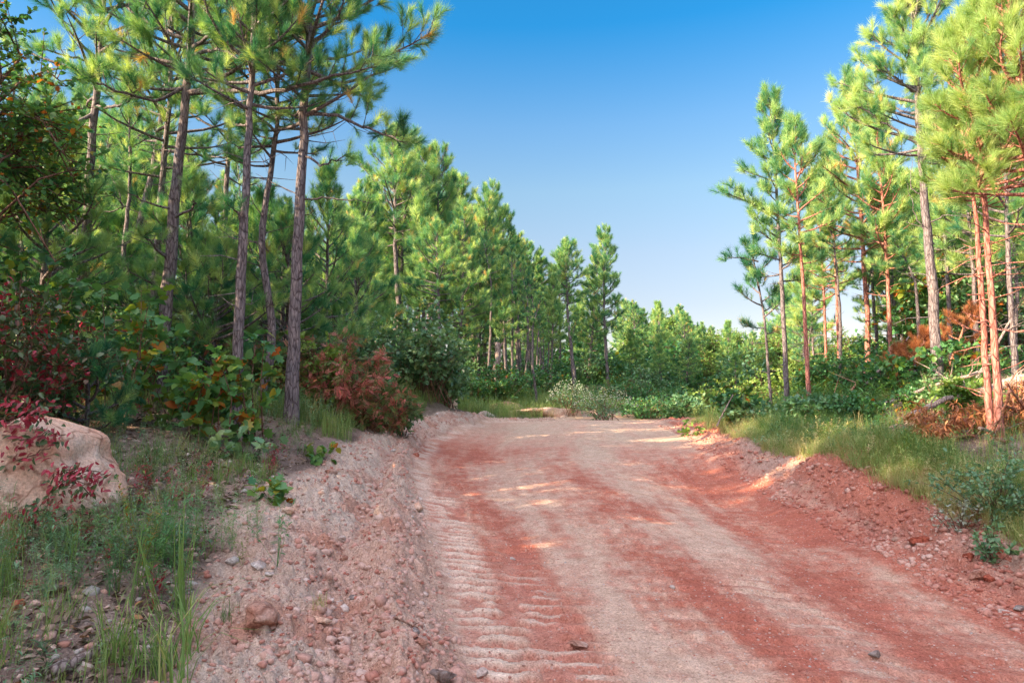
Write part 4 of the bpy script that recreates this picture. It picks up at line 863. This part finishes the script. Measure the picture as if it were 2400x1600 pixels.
clump(365, 1420, LONG, 6, .85, M_grass, 'upright grass clump left of the berm, tallest in the foreground', 1, .16, (.3, .15))
clump(300, 1350, WEED, 10, 1.0, M_leaf, 'leafy weed clump in the middle of the left foreground', 2, .13, (.6, .2), 'weed_clump', 'weed clump')
clump(420, 1300, WEED, 16, 1.1, M_leaf, 'thick green weed clump against the outer berm', 3, .20, (.5, .2), 'weed_clump', 'weed clump')
clump(370, 1545, ARCH, 14, .75, M_grass, 'arching broad bladed grass clump at the bottom edge', 4, .13, (.35, .2))
clump(330, 1530, LONG, 5, .5, M_grass, 'small upright tuft beside the arching grass', 9, .13, (.4, .2))
clump(8, 1500, LONG, 1, 1.0, M_grass, 'long single blades at the very left edge', 5, .04, (.4, .1))
clump(500, 1250, WEED, 12, .75, M_leafb, 'feathery seedy weed on the outer berm slope', 6, .16, (.8, .15), 'weed_clump', 'weed clump')
clump(245, 1260, WEED, 7, .7, M_leafb, 'seedy grey green weed right below the boulder', 7, .12, (.8, .15), 'weed_clump', 'weed clump')
clump(545, 1400, GR_short, 3, .7, M_grass, 'small dark grass tuft on the berm', 8, .03, (.1, .1))
clump(740, 1410, GR_short, 2, .45, M_grass, 'dry yellow tuft behind the flat tan stone', 10, .03, (.95, .1))
clump(1640, 985, LONG, 9, .95, M_grass, 'tall straw coloured grass stalks at the right road corner', 11, .35, (.75, .1))
clump(740, 945, LONG, 9, .6, M_grass, 'dry straw stalks in front of the red sumac', 12, .5, (.95, .1))
def seedling(px, py, h, r_, lab, m, temps, ls, seed, stems=4, tw=4, lv=3, tint=(.6, .2), name='seedling'):
    p = ray_ground(px, py); return plant(name, lab, 'seedling', tuple(p), (r_, r_, h), stems, tw, lv, ls, temps, m, seed, base_r=.015, stem_r=.005, tint=tint)
seedling(640, 1150, .34, .22, 'green oak seedling hanging over the berm crest', M_leaf, LOBED, .13, 901, 5, 4, 3)
seedling(735, 1065, .35, .25, 'light green seedling beside the dark litter under the pines', M_leaf, LOBED, .12, 902, 5, 4, 3, (.75, .15))
seedling(560, 1060, .45, .5, 'spreading oak seedling at the foot of the slim pine', M_leafb, LOBED, .12, 903, 9, 5, 3, (.7, .2))
seedling(815, 955, .35, .3, 'bright yellow leaved seedling on the left verge', M_yellow, LEAF, .11, 904, 6, 5, 4, (.6, .3))
seedling(1588, 1000, .4, .28, 'yellow green seedling at the right road corner', M_bright, LOBED, .13, 905, 5, 4, 3, (.5, .2))
seedling(2270, 1290, .38, .2, 'small leaved weed hanging on the right bank', M_leafb, LEAF, .05, 906, 8, 7, 5, (.6, .2), 'weed')
seedling(2200, 1215, .3, .35, 'pale frosted weed on the right bank', M_white, LEAF, .035, 907, 12, 7, 5, (.2, .2), 'weed')
seedling(2290, 1180, .6, .7, 'leafy weed on the bank top at right edge', M_leafb, LEAF, .045, 908, 26, 10, 7, (.5, .2), 'weed')
# vine over the boulder
def vine(lab, pts, d, n, seed, ls=.06, dr=.6):
    rng = np.random.default_rng(seed); T = Tubes(); pp = []; aa = []
    org = W(*pts[0][0], d)
    for path in pts:
        w_ = np.array([W(x, y, d + .0) for x, y in path]) - org; q = np.linspace(0, 1, len(w_)); qq = np.linspace(0, 1, 16); c_ = np.array([[np.interp(u, q, w_[:, i]) for i in range(3)] for u in qq]) + rng.normal(size=(16, 3)) * .012
        T.add(c_, np.full(16, .004), 4)
        for i in range(n):
            u = rng.random() * 15; k = min(14, int(u)); p = c_[k] + (c_[k + 1] - c_[k]) * (u - k) + rng.normal(size=3) * .045; pp.append(p); aa.append(np.array([rng.normal() * .5, -.5 + rng.normal() * .3, -dr + rng.normal() * .4]))
    o = empty('vine', org, lab, 'vine'); T.build('stem', M_twig, o)
    pp = np.array(pp); aa = nrm(np.array(aa)); ti = np.clip(.62 + rng.normal(size=len(pp)) * .25, 0, 1)
    V, F_, TT = scatter([leaf_t(.45)], pp, upframes(aa, nrm(rng.normal(size=aa.shape) * .4 + [0, -.8, .5])), rng.uniform(.6, 1.2, len(pp)) * ls, ti, rng, .02); mesh_np('foliage', V, F_, M_vine, o, TT)
vine('crimson vine hanging across the middle of the boulder', [[(60,1200),(110,1140),(150,1090),(200,1080),(235,1110)], [(90,1190),(130,1120),(190,1110),(215,1140)], [(110,1100),(170,1075),(240,1090)]], 5.42, 70, 31)
vine('crimson vine with green leaves trailing along the foot of the boulder', [[(20,1215),(60,1200),(110,1195),(160,1170),(200,1180)], [(10,1190),(60,1170),(120,1170)]], 5.4, 60, 32)
vine('red and green vine draped over the top of the boulder', [[(0,1000),(50,1010),(100,990),(150,1000)], [(-20,1040),(30,1060),(80,1040),(130,1020)], [(0,960),(60,970),(110,950)], [(20,920),(80,940),(140,930)]], 5.5, 60, 33, .07, .3)
# ------------------------------------------------------------------ dead wood
def logobj(name, label, pts, r0, r1, m=None, seed=0, twigs=6, cat='log', k=10, sag=True):
    rng = np.random.default_rng(seed); pts = np.array(pts, float); org = pts[0].copy(); q = np.linspace(0, 1, len(pts)); qq = np.linspace(0, 1, 16)
    c_ = np.array([[np.interp(u, q, pts[:, i]) for i in range(3)] for u in qq]) - org; c_[1:-1] += rng.normal(size=(14, 3)) * r0 * .18
    T = Tubes(); rd_ = np.linspace(r0, r1, 16); c_ = np.r_[c_[:1] - (c_[1] - c_[0]) * .002, c_, c_[-1:]]; rd_ = np.r_[r0 * .3, rd_, r1 * .3]
    T.add(c_, rd_, k, .5, .22, rng)
    L = np.linalg.norm(c_[-1] - c_[0])
    for i in range(twigs):
        u = rng.integers(2, 15); p = c_[u]; d = nrm(rng.normal(size=3) + UP * .6 + (c_[-1] - c_[0]) / L * .6); l = rng.uniform(.15, .45) * min(L, 2); T.add([p, p + d * l * .5, p + d * l + rng.normal(size=3) * .08 * l], [r0 * .3 + .003, r0 * .2 + .002, .002], 4)
    o = T.build(name, m or M_dead); o.location = org; return tag(o, label, cat)
def gp2(px, py, d, lift=0): p = W(px, py, d); return (p[0], p[1], p[2] + lift)
logobj('fallen_log', 'thick grey fallen log rising to the right edge', [gp2(2235,905,11.2), gp2(2300,885,11), gp2(2420,850,10.6)], .06, .11, seed=1)
logobj('fallen_log', 'long thin grey log lying across the right verge', [gp2(1880,955,15), gp2(2040,925,13.5), gp2(2160,880,12.8), gp2(2270,850,12.4)], .05, .03, seed=2, twigs=9)
logobj('fallen_branch', 'pale thin log in front of the pines on the right verge', [gp2(1870,965,14.5), gp2(1935,925,15), gp2(1990,850,15.4)], .03, .02, M_deadred, 3, 8, 'branch')
logobj('fallen_branch', 'broken reddish branch above the orange dead foliage', [gp2(2090,955,11), gp2(2170,915,11.2), gp2(2230,900,11.3)], .05, .03, M_dead, 4, 5, 'branch')
logobj('fallen_branch', 'bare pole leaning up from the log behind the red twin stems', [gp2(2230,890,13), gp2(2290,790,13), gp2(2340,700,13)], .03, .018, M_dead, 5, 4, 'branch')
logobj('fallen_branch', 'dark pole leaning behind the right verge shrubs', [gp2(1990,880,16), gp2(2060,810,16), gp2(2090,770,16)], .035, .015, M_dead, 6, 4, 'branch')
logobj('stick', 'grey stick leaning out of the tall grass at the right road corner', [gp2(1646,978,13.2), gp2(1662,945,13.2), gp2(1684,905,13.2)], .016, .009, M_dead, 7, 0, 'stick', 6)
logobj('fallen_branch', 'weathered driftwood piece at the bottom left corner', [tuple(ray_ground(110,1560) + [0, 0, .03]), tuple(ray_ground(190,1535) + [0, 0, .05]), tuple(ray_ground(290,1470) + [0, 0, .06])], .035, .016, M_dead, 8, 3, 'branch')
logobj('stick', 'thin twig lying on the berm near the tread marks', [tuple(ray_ground(905,1425) + [0, 0, .015]), tuple(ray_ground(960,1450) + [0, 0, .015])], .007, .004, M_twig, 9, 1, 'stick', 5)
logobj('stump', 'old grey root stump on the left verge before the sumac', [tuple(ray_ground(760,975)), tuple(np.array(ray_ground(800,965)) + [0, 0, .08]), tuple(np.array(ray_ground(825,968)) + [0, 0, .02])], .07, .04, M_dead, 10, 8, 'stump')
b_ = gp(1146, 27)
logobj('snag', 'broken pale dead snag standing in the mid row', [(b_[0] - .1, 27, b_[2] - .1), (b_[0] - .08, 27, W(0, 860, 27)[2]), (b_[0] - .04, 27, W(0, 785, 27)[2])], .16, .10, M_dead, 11, 3, 'snag')
brs = [[(2290,1010),(2320,1020),(2352,1035)],[(2250,985),(2300,1000),(2345,1015)],[(2310,960),(2340,940),(2380,900)],[(2290,970),(2330,985),(2390,960)],[(2200,1050),(2260,1040),(2352,1050)],[(2170,1010),(2230,1000),(2300,1040)],[(2300,930),(2352,950),(2400,945)],[(2240,1090),(2290,1075),(2352,1095)],[(2320,900),(2300,960),(2270,1010)],[(2310,880),(2345,930),(2390,980)],[(2330,1010),(2352,980),(2380,930)]]
blab = ['forking dead branch at the foot of the red twin stems', 'bare dead branch left of the twin stem base', 'reddish branch rising behind the twin stems', 'dead branch spreading right of the twin stems', 'grey branch lying low across the bank top', 'dry branch among the orange dead foliage', 'bleached branch over the brush pile', 'grey twig low on the right bank top', 'crossed branch leaning behind the twin stems', 'dead branch crossing the brush pile steeply', 'short upright branch in the brush pile']
for i, pth in enumerate(brs):
    d0 = 9.0 + (i % 4) * .35; logobj('dead_branch', blab[i], [gp2(x, y, d0 + .3 * j, .02) for j, (x, y) in enumerate(pth)], .022, .008, [M_deadred, M_dead][i % 3 == 1], 40 + i, 8, 'branch', 6)
for i, (px, py, d, rx, h, lab) in enumerate([(2160, 990, 9.9, .42, .62, 'orange brown dead foliage heap on the right verge'), (2265, 985, 10.2, .4, .5, 'dead orange foliage right of the larger heap'), (2350, 960, 10.0, .5, .7, 'dead reddish spray at the right edge'), (2300, 1000, 9.8, .4, .35, 'low rusty dead foliage behind the twin stem feet'), (2140,1020,9.3,.2,.5,'drooping rusty stalk below the orange heap')]):
    p = W(px, py, d); z = g1(p[0], d)
    plant('dead_shrub', lab, 'dead shrub', (p[0], d, z), (rx, rx, h), 20, 9, 6, .10, [leaf_t(.25, .05, .4)], M_deadneedle, 950 + i, tint=(.6, .25), droop=.7, stem_m=M_deadred, group='dead foliage on the right verge')
for i, (px, py, d, s_, lab) in enumerate([(2215, 745, 14.5, .38, 'fallen pine top with rusty needles right of the thick trunk'), (2110, 800, 15, .26, 'rusty dead pine bough left of the thick trunk'), (2060, 835, 15.5, .22, 'second rusty bough among the right verge shrubs')]):
    p = W(px, py, d); z = g1(p[0], d)
    pine('dead_pine', lab, [(p[0] - .9 * s_, d + .2, z + .2), (p[0], d, p[2] - .05), (p[0] + .8 * s_, d, p[2] + .25)], .03, .25, 12, .8 * s_ + .1, BR_near, [], 970 + i, needle=M_deadneedle, bark=M_deadred, dead=6, tintbase=.4, tuft=.8)
print('verts', sum(len(m.vertices) for m in bpy.data.meshes), 'objs', len(bpy.data.objects))
